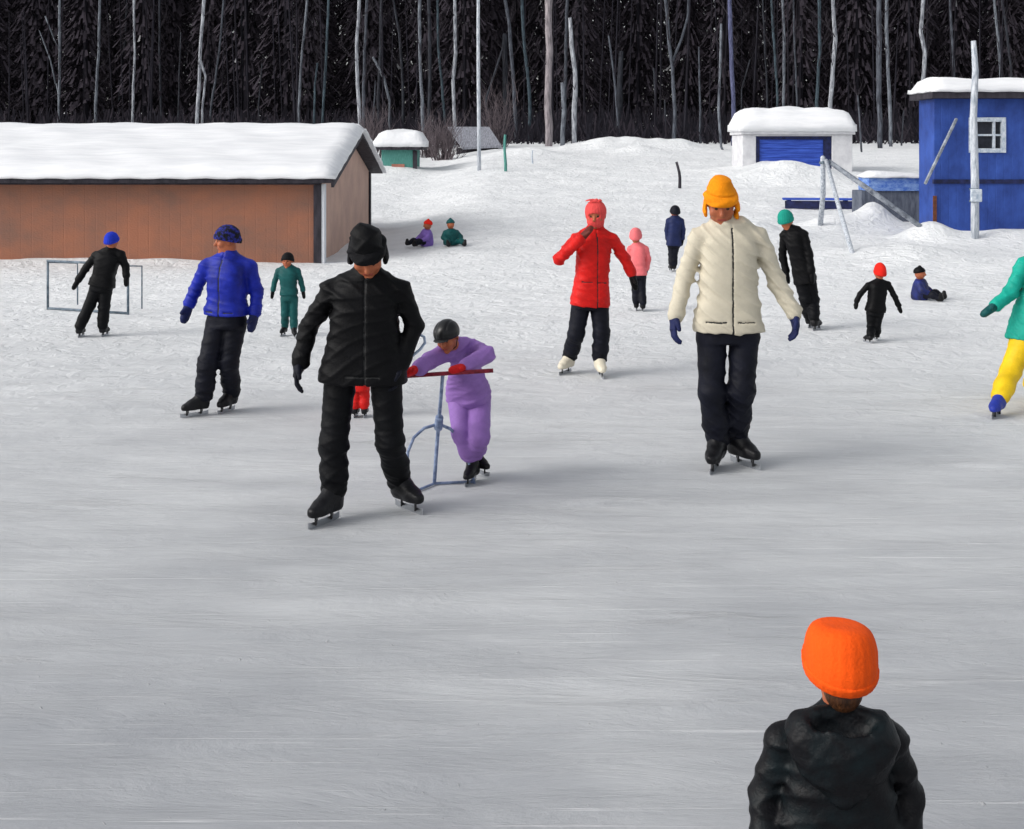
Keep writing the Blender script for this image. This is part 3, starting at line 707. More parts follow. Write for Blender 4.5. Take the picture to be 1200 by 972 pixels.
PEOPLE = [
 # man in black, facing us, looking down
 dict(label='man all in black with a black ear-flap hat, skating with head bowed', st=1.76, seed=3, yaw=4,
  head=(431,297,27,4,42,3,-.09), hat='earflap', hm=M_BLACK, bm=BLACKFUR, flap=.55,
  j=dict(sl=(387,341), sr=(471,341), el=(361,386,.02), er=(486,382,.03), wl=(352,424,-.04), wr=(470,426,-.02), ml=(348,440,-.06), mr=(468,440,-.03), hl=(399,443), hr=(452,443), kl=(391,520,-.06), kr=(457,518,-.02)),
  hem=(428,444,52), feet=[(381,614,-32),(478,598,42)], jm=M_BLACK, tm=M_BLACK2, gm=M_NAVYBLACK, sm=BLACKBOOT, fingers=True, zip=True, slits=((.0,.015,.055),), puff=.95, foot=1.0, crotch=.0),
 # tall walker in cream
 dict(label='tall adult in a cream jacket and orange-yellow ear-flap hat, black trousers', st=1.9, seed=5, yaw=2,
  head=(845,239,24,-6,22,0,-.03), hat='earflap', hm=ORANGEY, flap=.8,
  j=dict(sl=(818,279), sr=(890,279), el=(802,326,.03), er=(910,330,.02), wl=(792,370,-.05), wr=(930,366,-.02), ml=(789,388,-.08), mr=(934,392,-.03), hl=(834,392), hr=(872,392), kl=(834,460,-.05), kr=(869,457,-.06)),
  hem=(853,385,41), feet=[(838,551,-22),(872,546,32)], jm=CREAM, tm=M_NAVYBLACK, gm=DARKBLUEMIT, sm=BLACKBOOT, fingers=True, zip=True, slits=((-.055,.05,.035),(.05,.05,.03)), puff=.95, depth=.074, crease=1.4),
 # blue jacket
 dict(label='skater in a bright blue jacket and dark trousers, head turned aside', st=1.55, seed=8, yaw=-18,
  head=(266,282,15.5,-72,8,0), hat='beanie', hm=BLUEHAT, brim=(.3,-.35),
  j=dict(sl=(241,313), sr=(293,313), el=(229,340,.05), er=(301,343,.04), wl=(222,356,-.02), wr=(299,366,-.02), ml=(218,368,-.04), mr=(296,378,-.04), hl=(255,378), hr=(276,378), kl=(243,428,-.08), kr=(268,426,-.03)),
  hem=(264,366,26), feet=[(229,488,-52),(266,483,-22)], jm=BLUE, tm=M_NAVYBLACK, gm=DARKBLUEMIT, sm=BLACKBOOT, zip=True, slits=((-.055,.06,.025),(.055,.06,.025)), puff=1.05),
 # purple child leaning on the frame
 dict(label='child in a purple snowsuit and black helmet leaning on a push frame', st=1.2, seed=12, yaw=-28, cat='person',
  head=(524,395,16.5,-22,26,6,-.26), hat='helmet', hm=BLACKHELM,
  j=dict(sl=(521,413,-.20), sr=(557,410,-.06), el=(502,424,-.34), er=(570,416,-.26), wl=(492,431,-.46), wr=(547,430,-.40), ml=(480,436,-.50), mr=(530,434,-.46), hl=(538,468,.02), hr=(562,467,.06), kl=(541,508,-.1), kr=(562,512,-.2)),
  hem=(551,466,26), feet=[(552,567,-20),(562,561,40)], jm=PURPLE, tm=PURPLE, gm=REDMIT, sm=BLACKBOOT, puff=1.12, crease=1.3, foot=1.05, arm=1.22, hemleg=.075, lift=(0,.03)),
 # small child in red behind the man
 dict(label='small child in red seen between the legs of the man in black', st=.84, seed=14, yaw=170,
  head=(421,388,10,170,0,0), hat='beanie', hm=REDHAT,
  j=dict(sl=(411,406), sr=(431,406), el=(409,422,.0), er=(434,422,.0), wl=(413,434,-.06), wr=(431,434,-.06), ml=(415,441,-.08), mr=(429,441,-.08), hl=(417,448), hr=(427,448), kl=(417,465), kr=(427,465)),
  hem=(422,455,11), feet=[(417,489,170),(428,489,176)], jm=RED, tm=RED, gm=M_BLACK, sm=BLACKBOOT, puff=1.0),
 # far kid with blue hat by the goal
 dict(label='child in black with a blue hat, skating in front of the small goal', st=1.22, seed=17, yaw=176,
  head=(131,283,9.5,165,4,0), hat='beanie', hm=BRIGHTBLUE, hood=False,
  j=dict(sl=(112,300), sr=(142,299), el=(101,314), er=(147,312,.02), wl=(92,328,-.03), wr=(148,323,-.04), ml=(88,335,-.04), mr=(148,331,-.05), hl=(113,338), hr=(124,338), kl=(105,358,-.03), kr=(122,360)),
  hem=(120,334,15), feet=[(95,395,176),(123,394,170)], jm=M_BLACK, tm=M_BLACK2, gm=M_BLACK, sm=BLACKBOOT, puff=1.1),
 # teal kid by barn
 dict(label='small child in a dark teal snowsuit standing near the barn corner', st=.98, seed=19, yaw=-6,
  head=(337,306,8.5,-8,4,0), hat='beanie', hm=BLACKFUR,
  j=dict(sl=(326,318), sr=(349,318), el=(322,330), er=(353,331), wl=(320,340), wr=(355,340), ml=(319,347), mr=(356,347), hl=(334,350), hr=(344,350), kl=(334,368), kr=(344,368)),
  hem=(338,344,10.5), feet=[(332,394,-14),(345,396,16)], jm=DTEAL, tm=DTEAL, gm=M_BLACK, sm=BLACKBOOT, puff=.98),
 # red jacket with raised arm
 dict(label='skater in a long red jacket raising a brown-gloved hand to the face', st=1.62, seed=23, yaw=10,
  head=(698,252,15,-12,12,0,-.02), hat='balaclava', hm=CORAL, tassel=True,
  j=dict(sl=(675,281), sr=(718,281), el=(655,304,-.08), er=(732,303,.02), wl=(680,281,-.24), wr=(740,320,.02), ml=(692,268,-.2), mr=(744,336,.02), hl=(681,356), hr=(702,356), kl=(675,392,-.04), kr=(705,392,-.04)),
  hem=(691,356,23), feet=[(663,438,-30),(704,442,6)], jm=RED, tm=M_NAVYBLACK, gm=(BROWNMIT, M_BLACK), sm=WHITEBOOT, zip=True, slits=((-.045,.13,.03),(.045,.13,.03)), puff=1.0, foot=1.05),
 # pink child
 dict(label='small child in pink jacket and pink hat, hand in hand with skater in red', st=1.08, seed=27, yaw=168,
  head=(745,277,8.5,168,0,0), hat='beanie', hm=PINK, brim=(.2,-.6),
  j=dict(sl=(738,292), sr=(757,292), el=(736,303,.02), er=(760,304), wl=(738,314), wr=(758,315), ml=(738,321,-.02), mr=(756,323), hl=(744,324), hr=(752,324), kl=(745,340), kr=(752,340)),
  hem=(748,321,10.5), feet=[(746,364,168),(753,365,182)], jm=PINK, tm=M_NAVYBLACK, gm=M_BLACK, sm=BLACKBOOT, puff=1.02),
 # navy child
 dict(label='child in a navy blue coat and dark hat standing far out on the snow', st=1.18, seed=29, yaw=186,
  head=(791,249,7,186,0,0), hat='beanie', hm=M_NAVYBLACK,
  j=dict(sl=(783,259), sr=(799,259), el=(781,270), er=(801,270), wl=(782,280), wr=(800,280), ml=(783,286), mr=(799,286), hl=(787,288), hr=(792,288), kl=(787,300), kr=(790,300)),
  hem=(790,287,9), feet=[(786,318,190),(790,318,176)], jm=NAVY, tm=M_NAVYBLACK, gm=M_BLACK, sm=BLACKBOOT, puff=.98),
 # teal hat, black coat, leaning
 dict(label='skater in black with a teal hat gliding past behind the cream jacket', st=1.45, seed=31, yaw=150,
  head=(921,258,10.5,140,6,-8), hat='beanie', hm=TEALHAT, brim=(.1,-.6),
  j=dict(sl=(919,276,.06), sr=(942,275,-.06), el=(917,300,.12), er=(948,298,-.1), wl=(921,318,.12), wr=(951,318,-.12), ml=(923,328,.1), mr=(952,328,-.12), hl=(938,326), hr=(948,326), kl=(944,352,-.02), kr=(953,352,.02)),
  hem=(942,330,13), feet=[(950,384,150),(957,387,140)], jm=M_BLACK, tm=M_BLACK2, gm=M_BLACK, sm=BLACKBOOT, puff=1.0),
 # red hat, black snowsuit
 dict(label='small child in a black snowsuit and bright red hat walking away', st=.9, seed=33, yaw=196,
  head=(1031,320,8,200,2,0), hat='beanie', hm=REDHAT, crown=1.25, brim=(.1,-.55),
  j=dict(sl=(1017,335), sr=(1041,334), el=(1008,345), er=(1048,347), wl=(1004,353), wr=(1053,358), ml=(1003,360), mr=(1057,370), hl=(1021,368), hr=(1030,367), kl=(1021,383), kr=(1027,383)),
  hem=(1027,364,12), feet=[(1017,402,206),(1026,399,190)], jm=M_BLACK, tm=M_BLACK2, gm=M_BLACK, sm=BLACKBOOT, puff=1.08),
 # teal jacket yellow trousers at the frame edge
 dict(label='skater in a turquoise jacket and yellow trousers, cut off by the picture edge', st=1.6, seed=37, yaw=-30,
  head=(1224,276,16,-40,6,0), hat='beanie', hm=TEALHAT,
  j=dict(sl=(1199,311,.05), sr=(1240,314,.1), el=(1184,344,.0), er=(1252,346,.1), wl=(1167,358,-.06), wr=(1248,376,0), ml=(1156,366,-.1), mr=(1242,388,-.06), hl=(1198,402), hr=(1222,402), kl=(1184,436,-.06), kr=(1212,450,.25)),
  hem=(1207,398,30), feet=[(1168,489,-38),(1222,470,-20)], jm=TEAL, tm=YELLOW, gm=DTEAL, sm=BOOTBLUE, zip=True, puff=1.08),
]
BUILT = {}
for S in PEOPLE: BUILT[S['label'][:24]] = person(S)

# ----- kneeling child nearest to us, back turned --------------------------------------
Yk = 3.2
KS = dict(label='child in an orange knit hat and black hooded jacket, back turned to us', st=1.2, seed=41, yaw=178, Y=Yk, h=.0065,
  head=(984,777,44,178,6,2), hat='beanie', hm=ORANGE, brim=(.1,-.62), crown=1.12, flat=1.04, hatw=1.13, rib=.35, hair=True, hood=True,
  j=dict(sl=(915,868), sr=(1044,866), el=(896,930,.02), er=(1064,930,.02), wl=(893,1010,-.06), wr=(1068,1010,-.06), ml=(895,1060,-.12), mr=(1066,1060,-.12), hl=(950,1032), hr=(1010,1032), kl=(948,1108,-.02), kr=(1012,1108,-.02)),
  hem=(980,1046,93), feet=[(950,1115,178),(1012,1115,178)], jm=M_BLACKTEAL, tm=M_BLACK2, gm=M_BLACK, sm=BLACKBOOT, puff=1.0, crease=1.3)
person(KS)

# ----- children sitting in the snow: same modeller, folded legs ---------------------------
def sitting(label, px, py, Hm, jm, tm, hm, yaw, seed, lean=0.0):
    g = hit(px, py); st = Hm
    E = empty('person', tuple(g), label, 'person', 'skaters and children on the ice')
    a = R_(yaw); F = V(sin(a), -cos(a), 0); Rv = V(cos(a), sin(a), 0); U = V(0,0,1)
    k = st/.62    # seated height -> scale of a .62 m seated child
    P = lambda r, f, u: k*(Rv*(r+lean*u)+F*f+U*u)
    h = max(.009, .8*g[1]/FPX)
    fr = np.array([Rv, F, U])
    hc = P(0,.02,.50)
    body = [Ell(hc, V(.085,.098,.11)*k, fr, .02), Cone(P(0,0,.34), P(0,.01,.44), .04*k, .04*k, .03), Stack([(P(0,0,.08), .1*k, .08*k), (P(0,.02,.34), .09*k, .07*k)], Rv, F)]
    for sg in (-1, 1):
        body += [Cone(P(sg*.07,.03,.1), P(sg*.16,.26,.12), .05*k, .04*k, .03), Cone(P(sg*.16,.26,.12), P(sg*.185,.35,.08), .04*k, .035*k, .02), Cone(P(sg*.12,.02,.32), P(sg*.17,.1,.2), .035*k, .03*k), Cone(P(sg*.17,.1,.2), P(sg*.13,.2,.14), .03*k, .025*k),
                 HEe(P(sg*.04,.105,.50), V(.012,.012,.01)*k, fr)]
    body += [Cone(P(0,.11,.50), P(0,.125,.475), .012*k, .016*k, .01)]
    solid_obj('body', M_SKIN, E, body, h)
    jk = [Stack([(P(0,0,.02), .19*k, .16*k), (P(0,.0,.12), .19*k, .16*k), (P(0,.02,.30), .165*k, .135*k), (P(0,.02,.37), .12*k, .10*k), (P(0,.02,.41), .06*k, .06*k)], Rv, F, k=.03)]
    for sg in (-1, 1):
        jk += [Cone(P(sg*.14,.02,.31), P(sg*.21,.08,.2), .062*k, .06*k, .03), Cone(P(sg*.21,.08,.2), P(sg*.15,.20,.14), .058*k, .05*k, .02)]
    solid_obj('jacket', jm, E, jk, h, disp=folds(seed, st, .006))
    tr = [Ell(P(0,.02,.09), V(.15,.14,.09)*k, fr, .03)]
    for sg in (-1, 1):
        tr += [Cone(P(sg*.07,.03,.085), P(sg*.17,.26,.12), .075*k, .065*k, .04), Cone(P(sg*.17,.26,.12), P(sg*.19,.36,.07), .065*k, .055*k, .03)]
    solid_obj('trousers', tm, E, tr, h, disp=folds(seed+2, st, .006))
    for sg in (-1, 1):
        solid_obj('boot', BLACKBOOT, E, [Cone(P(sg*.19,.35,.06), P(sg*.195,.41,.06), .05*k, .05*k, .02), Cone(P(sg*.195,.41,.06), P(sg*.215,.41,.14), .048*k, .035*k, .02)], h)
        solid_obj('mitten', M_BLACK, E, [Ell(P(sg*.14,.22,.125), V(.035,.05,.03)*k, fr, .02), Cone(P(sg*.12,.2,.14), P(sg*.1,.23,.16), .014*k, .012*k, .01)], h)
    solid_obj('hat', hm, E, [Ell(hc+P(0,-.008,.03), V(.102,.114,.10)*k, fr, .02), Ell(hc+P(0,0,.13), V(.03,.03,.03)*k, fr, .02)], h, cuts=[(hc+P(0,0,.018), -U+F*.2, .01)])
    return E
def HEe(c, r, fr): return Ell(c, r, fr, .005)
sitting('child in dark navy sitting on the snow beyond the red-hatted child', 1078, 351, .46, mixed('cloth_navy_blue_patch', lin((22,24,40)), lin((36,48,120)), scale=7, rough=.6), M_NAVYBLACK, M_BLACK, 62, 61, -.22)
sitting('tiny child in lavender with a red hat crouching on the far snow slope', 499, 288, .52, LAV, M_NAVYBLACK, REDHAT, -60, 63, .28)
sitting('tiny child all in dark teal crouching on the far snow slope', 529, 288, .52, DTEAL, DTEAL, DTEAL, 20, 67, -.05)

# ----------------------------------------------------------------------------
# push frame, stick and goal
# ----------------------------------------------------------------------------
M_BLUESTEEL = mixed('worn_blue_grey_paint', lin((88,102,136)), lin((150,166,196)), scale=18, rough=.5, bump=.2)
M_PALEBLUE = mixed('pale_blue_paint', lin((150,168,196)), lin((186,200,220)), scale=18, rough=.45, bump=.15)
M_REDBAR = mixed('dark_red_grip', lin((96,20,34)), lin((150,40,56)), scale=30, rough=.6, bump=.3)
def push_frame():
    g = hit(509, 569); Yf = g[1]
    E = empty('push_frame', tuple(g), 'blue-grey three-legged push frame with a dark red crossbar in front of the child in purple', 'push frame')
    Q = lambda x, y, dy=0: at(x, y, Yf+dy)-g
    # the crossbar runs a little towards us, under the red mittens
    MB().tube([Q(477,441,-.36), Q(528,437.5,-.36), Q(578,434.5,-.36)], .0125, 10).build('crossbar', M_REDBAR, E, smooth=True)
    st = MB(); st.tube([Q(519,438,-.36), Q(517,462,-.26), Q(514,497,-.1), Q(511,535,0), Q(509,567,0)], [.011,.011,.012,.012,.012], 10)
    st.build('stem', M_BLUESTEEL, E, smooth=True)
    hub = MB(); hub.tube([Q(515,489,-.14), Q(513.5,502,-.08)], [.026,.028], 10); hub.build('hub', M_BLUESTEEL, E, smooth=True, bevel=.004)
    for pts in ([(514,497,-.1), (497,502,-.12), (485,513,-.16), (478,530,-.22), (476,555,-.25), (476,566,-.25)], [(514,497,-.1), (528,503,-.05), (540,517,.0), (549,540,.03), (556,568,.04)]):
        m = MB(); p3 = [Q(*p) for p in pts]
        m.tube(p3, [.010]*len(p3), 8); m.build('leg', M_BLUESTEEL, E, smooth=True)
    b = MB(); a0 = Q(476,566,-.25); a1 = Q(509,567,0); a2 = Q(556,568,.04)
    for a in (a0, a1, a2): a[2] = tz(g[0]+a[0], g[1]+a[1])-g[2]+.012
    b.tube([a0, a0*.3+a1*.7+V(0,0,.0), a1, a2], .009, 8); b.build('ground_runner', M_BLUESTEEL, E, smooth=True)
push_frame()
def stick():
    g = hit(478, 603); Ys = 6.98
    o = empty('hooked_stick', tuple(at(467, 455, Ys)), 'pale blue hooked stick held in the gloved hand of the man in black', 'stick')
    L0 = at(467, 455, Ys)
    pts = [(467,456),(470,444),(474,430),(482,418),(492,410),(498,402),(497,395),(491,392),(485,395)]
    MB().tube([at(x, y, Ys)-L0 for x, y in pts], [.008]+[.0085]*(len(pts)-2)+[.007], 8).build('shaft', M_PALEBLUE, o, smooth=True)
    MB().tube([at(466,459, Ys)-L0, at(468.5,450, Ys)-L0], .011, 8).build('end_cap', M_BLUESTEEL, o, smooth=True)
stick()
def goal():
    a, b = hit(56, 363), hit(150, 369)
    E = empty('hockey_goal', tuple((a+b)/2), 'small bare metal hockey goal frame on the snow behind the child in black', 'goal')
    c = (a+b)/2; d = unit(b-a); n = V(-d[1], d[0], 0); H = .64; D = .42
    A, B = a-c, b-c; up = V(0,0,H); z = V(0,0,.018)
    top = MB(); top.tube([A+up-d*.012, B+up+d*.012], .016, 8); top.build('crossbar', M_GOAL, E, smooth=True)
    for p in (A, B): MB().tube([p, p+up*1.0], .017, 8).build('post', M_GOAL, E, smooth=True)
    MB().tube([A+z, B+z], .016, 8).build('base_bar', M_GOAL, E, smooth=True)
    for p, q in ((A, A+n*D+d*.12), (B, B+n*D-d*.12)):
        MB().tube([p+up-z, q+up*.9, q+up*.35, q+z], .010, 8).build('back_stay', M_GOAL, E, smooth=True)
M_GOAL = mixed('dull_grey_blue_steel', lin((66,80,92)), lin((120,134,146)), scale=14, rough=.5, bump=.2)
goal()

# ----------------------------------------------------------------------------
# buildings
# ----------------------------------------------------------------------------
def slab_noise(o_mb, n): pass
def snow_slab(corners, thick, sub=18, seed=1, over=.12, wobble=.05, rnd=.16):
    """a lumpy blanket of snow lying on a four-cornered roof plane; returns an MB (closed)"""
    c = [np.array(q, float) for q in corners]; r = np.random.RandomState(seed)
    L1 = np.linalg.norm(c[1]-c[0]); L2 = np.linalg.norm(c[3]-c[0])
    nu = int(np.clip(L1/.18, 6, 70)); nv = int(np.clip(L2/.18, 5, 40))
    ph = r.uniform(0, 6.28, 8)
    top = []; bot = []
    nrm = unit(np.cross(c[1]-c[0], c[3]-c[0])); nrm = nrm if nrm[2] > 0 else -nrm
    for j in range(nv+1):
        for i in range(nu+1):
            u, v = i/nu, j/nv
            p = (c[0]*(1-u)+c[1]*u)*(1-v)+(c[3]*(1-u)+c[2]*u)*v
            e = min(1, min(u*L1, (1-u)*L1)/rnd); e2 = min(1, min(v*L2, (1-v)*L2)/rnd)
            ed = math.sqrt(max(0, 1-(1-e)**2))*math.sqrt(max(0, 1-(1-e2)**2))
            w = wobble*(sin(2.3*u*L1+ph[0])*sin(2.9*v*L2+ph[1])+.6*sin(5.1*u*L1+ph[2]+2*sin(3*v*L2+ph[3])))
            t = max(.02, (thick+w)*(.3+.7*ed))
            # the rim wanders a little
            rim = V(0,0,0)
            if i in (0, nu) or j in (0, nv):
                rim = .03*V(sin(7*u*L1+ph[4]), sin(6*v*L2+ph[5]), .6*sin(9*(u*L1+v*L2)+ph[6]))
            top.append(p+nrm*0+V(0,0,t)+rim); bot.append(p+V(0,0,.004)+rim*.5)
    N = len(top); W = nu+1; fs = []
    for j in range(nv):
        for i in range(nu):
            a = j*W+i; fs.append((a, a+1, a+W+1, a+W)); fs.append((N+a, N+a+W, N+a+W+1, N+a+1))
    ring = [i for i in range(nu+1)]+[j*W+nu for j in range(1, nv+1)]+[nv*W+i for i in range(nu-1, -1, -1)]+[j*W for j in range(nv-1, 0, -1)]
    for q in range(len(ring)):
        a, b = ring[q], ring[(q+1) % len(ring)]; fs.append((a, N+a, N+b, b))
    return MB().add(top+bot, fs)

M_OCHRE = mixed('weathered_ochre_brown_wall', lin((124,94,82)), lin((156,103,80)), scale=.8, boards=('X', 1.6), stretch=(1,1,1.6), rough=.85, bump=.5, bscale=26, bdist=.02, contrast=(.3,.62))
M_GABLE = mixed('grey_brown_wall', lin((176,148,136)), lin((196,164,148)), scale=1.5, boards=('Y', 1.6), rough=.85, bump=.5, bscale=26, bdist=.02)
M_DARKWOOD = mixed('dark_tarred_wood', lin((34,32,38)), lin((62,58,66)), scale=10, stretch=(1,1,.25), rough=.7, bump=.4)
M_WHITEWOOD = mixed('chalky_white_paint', lin((196,200,206)), lin((222,224,228)), scale=10, stretch=(1,1,.2), rough=.7, bump=.3)

def barn():
    Y1, Y2, XR, XL = 22.0, 29.6, -3.54, -16.5
    ze, zr, zb = 1.56, 2.42, -.3
    Ym = (Y1+Y2)/2
    E = empty('barn', (XR, Y1, 0), 'long low ochre-brown barn with a thick snow roof and a grey-brown gable end', 'barn')
    O = V(XR, Y1, 0); q = lambda *p: V(*p)-O
    front = MB(); front.box(q(XL, Y1, zb), q(XR, Y1+.16, ze)); front.build('wall', M_OCHRE, E)
    front = MB(); front.box(q(XL, Y2-.16, zb), q(XR-.2, Y2, ze)); front.build('wall', M_OCHRE, E)
    for x0, x1 in ((XR-.16, XR+.004), (XL+.004, XL+.16)):
        g = MB(); pr = [(Y1+.165, zb), (Y2-.002, zb), (Y2-.002, ze-.02), (Ym, zr-.03), (Y1+.165, ze-.02)]
        vs = [q(x0, a, b) for a, b in pr]+[q(x1, a, b) for a, b in pr]; n = 5
        g.add(vs, [tuple(range(n))[::-1], tuple(range(n, 2*n))]+[(i, (i+1) % n, n+(i+1) % n, n+i) for i in range(n)])
        g.build('gable', M_GABLE, E)
    # roof boards with overhang
    ov, og = .32, .30; sl = (zr-ze)/(Ym-Y1)
    rf = MB()
    for sg, Ya in ((-1, Y1), (1, Y2)):
        ye = Ya+sg*ov; zo = ze-sl*ov
        vs = []
        for x in (XL-og, XR+og):
            vs += [q(x, ye, zo), q(x, Ym, zr), q(x, Ym, zr+.07), q(x, ye, zo+.07)]
        rf.add(vs, [(0,1,2,3), (7,6,5,4), (0,4,5,1), (1,5,6,2), (2,6,7,3), (3,7,4,0)])
    roof = rf.build('roof', M_DARKWOOD, E)
    z7 = .075
    s1 = snow_slab([q(XL-og-.03, Y1-ov-.05, ze-sl*ov+z7), q(XR+og+.04, Y1-ov-.05, ze-sl*ov+z7), q(XR+og+.04, Ym+.02, zr+z7), q(XL-og-.03, Ym+.02, zr+z7)], .20, seed=3, wobble=.022, rnd=.07)
    s2 = snow_slab([q(XL-og-.03, Ym-.02, zr+z7), q(XR+og+.10, Ym-.02, zr+z7), q(XR+og+.10, Y2+ov+.05, ze-sl*ov+z7-.07), q(XL-og-.03, Y2+ov+.05, ze-sl*ov+z7)], .20, seed=4, wobble=.022, rnd=.07)
    s1.add(s2.v, s2.f).build('snow_cover', M_ROOFSNOW, roof, smooth=True)
    # dark eave board, corner boards, white rain pipe
    ev = MB(); ev.box(q(XL-.05, Y1-.05, ze-.11), q(XR+.02, Y1-.004, ze-.03)); ev.build('eave_board', M_DARKWOOD, E)
    cb = MB(); cb.box(q(XR-.11, Y1-.035, zb), q(XR+.03, Y1-.003, ze-.115)); cb.build('corner_board', M_DARKWOOD, E)
    cb = MB(); cb.box(q(XR+.008, Y2-.16, zb), q(XR+.05, Y2+.03, ze-.02)); cb.build('corner_board', M_DARKWOOD, E)
    rp = MB(); rp.box(q(XR+.034, Y1-.02, zb), q(XR+.085, Y1+.22, ze-.1)); rp.build('white_corner_strip', M_WHITEWOOD, E)
    bb = MB()
    bb.bar(q(XR+og-.02, Y1-ov, ze-sl*ov-.03), q(XR+og-.02, Ym-.005, zr-.03), .05, .10)
    bb.build('barge_board', M_DARKWOOD, E)
barn()

M_TEALPAINT = mixed('faded_teal_boards', lin((60,120,112)), lin((92,152,142)), scale=6, stretch=(8,1,1), rough=.7, bump=.4)
M_REDDISH = mixed('reddish_board', lin((150,98,84)), lin((176,120,104)), scale=6, rough=.8)
def teal_hut():
    p = at(466, 196, 44); x0, x1 = at(447,0,44)[0], at(487,0,44)[0]; zb = tz(p[0], 44)-.4; zt = at(0,176,44)[2]
    E = empty('hut', (p[0], 44, tz(p[0], 44)), 'small faded teal hut under a thick cap of snow beyond the barn gable', 'hut')
    O = V(p[0], 44, tz(p[0], 44)); q = lambda *a: V(*a)-O
    w = MB(); w.box(q(x0, 44, zb), q(x1, 46, zt)); w.build('wall', M_TEALPAINT, E)
    d = MB(); d.box(q(x1-.10, 43.94, zb), q(x1+.06, 43.998, zt-.02)); d.build('corner_post', M_DARKWOOD, E)
    d = MB(); d.box(q(x0+.38, 43.955, zb), q(x0+.85, 43.996, zt-.52)); d.build('low_board', M_REDDISH, E)
    r = MB(); r.box(q(x0-.22, 43.72, zt+.003), q(x1+.28, 46.2, zt+.11)); rf = r.build('roof', M_DARKWOOD, E)
    snow_slab([q(x0-.30, 43.65, zt+.11), q(x1+.36, 43.65, zt+.11), q(x1+.30, 46.3, zt+.12), q(x0-.25, 46.3, zt+.12)], .62, seed=9, wobble=.05, rnd=.5).build('snow_cover', M_SNOW, rf, smooth=True)
teal_hut()
M_GREYROOF = mixed('snow_dusted_grey_boards', lin((92,94,104)), lin((168,170,178)), scale=5, stretch=(9,.6,1), rough=.8, bump=.5, contrast=(.35,.68))
def shed():
    Y = 54; x0, x1 = at(528,0,Y)[0], at(585,0,Y)[0]
    xc = (x0+x1)/2; zg = tz(xc, Y)
    E = empty('shed', (xc, Y, zg), 'low dark shed with a sloping grey board roof dusted with snow', 'shed')
    O = V(xc, Y, zg); q = lambda *a: V(*a)-O
    zt0 = at(0,173,Y)[2]; zt1 = at(0,150,Y)[2]
    w = MB(); w.box(q(x0+.25, Y+.2, zg-.5), q(x1-.05, Y+2.2, zt0-.02)); w.build('wall', M_DARKWOOD, E)
    r = MB(); vs = [q(x0+.55, Y-.1, zt0-.1), q(x1+.1, Y-.1, zt0), q(x1-.5, Y+2.4, zt1), q(x0-.25, Y+2.4, zt1)]
    n = V(0,0,.09); r.add(vs+[v+n for v in vs], [(3,2,1,0), (4,5,6,7), (0,1,5,4), (1,2,6,5), (2,3,7,6), (3,0,4,7)]); r.build('roof', M_GREYROOF, E)
shed()

M_WHITEWALL = mixed('white_rendered_wall', lin((192,192,196)), lin((216,216,218)), scale=3, rough=.85, bump=.4, bscale=30)
M_BLUEDOOR = mixed('blue_roller_door', lin((34,60,150)), lin((64,98,200)), scale=3, stretch=(.5,1,7), rough=.5, bump=.5, bscale=6)
M_DARKBLUE = mixed('dark_blue_frame', lin((16,20,46)), lin((34,42,88)), scale=8, rough=.6)
def garage():
    Y = 40.0; X = lambda px: at(px, 0, Y)[0]; Z = lambda py: at(0, py, Y)[2]
    xc = X(932); zg = tz(xc, Y)
    E = empty('garage', (xc, Y, zg), 'white garage with a blue roller door and a thick snow roof', 'garage')
    O = V(xc, Y, zg); q = lambda *a: V(*a)-O
    zt = Z(158); zb = zg-.6
    x0, x1, d0, d1 = X(870), X(999), X(886), X(975)
    w = MB(); w.box(q(x0, Y, zb), q(d0, Y+.35, zt)); w.box(q(d1, Y, zb), q(x1, Y+.35, zt)); w.box(q(x0, Y+.352, zb), q(x0+.2, Y+1.9, zt)); w.box(q(x1-.2, Y+.352, zb), q(x1, Y+1.9, zt)); w.box(q(x0+.2, Y+1.7, zb), q(x1-.2, Y+1.9, zt))
    w.box(q(d0, Y+.003, zt-.05), q(d1, Y+.35, zt-.001)); w.build('wall', M_WHITEWALL, E, bevel=.02)
    f = MB(); f.box(q(d0+.002, Y+.05, zb), q(d0+.13, Y+.30, zt-.055)); f.box(q(d1-.27, Y+.05, zb), q(d1-.002, Y+.30, zt-.055)); f.box(q(d0+.132, Y+.05, zt-.16), q(d1-.272, Y+.30, zt-.055)); f.build('door_frame', M_DARKBLUE, E)
    d = MB(); n = 9; z0 = zb; zz = np.linspace(zb, zt-.162, n+1)
    for i in range(n): d.box(q(d0+.133, Y+.10+.0, zz[i]+.012), q(d1-.273, Y+.16, zz[i+1]-.002)); 
    d.box(q(d0+.133, Y+.125, zb), q(d1-.273, Y+.20, zt-.162)); d.build('roller_door', M_BLUEDOOR, E)
    r = MB(); r.box(q(x0-.06, Y-.12, zt+.003), q(x1+.06, Y+2.0, zt+.12)); rf = r.build('roof', M_WHITEWALL, E)
    snow_slab([q(x0-.14, Y-.22, zt+.10), q(x1+.10, Y-.22, zt+.10), q(x1+.10, Y+2.1, zt+.12), q(x0-.14, Y+2.1, zt+.12)], .80, seed=21, wobble=.05, rnd=.6).build('snow_cover', M_ROOFSNOW, rf, smooth=True)
garage()

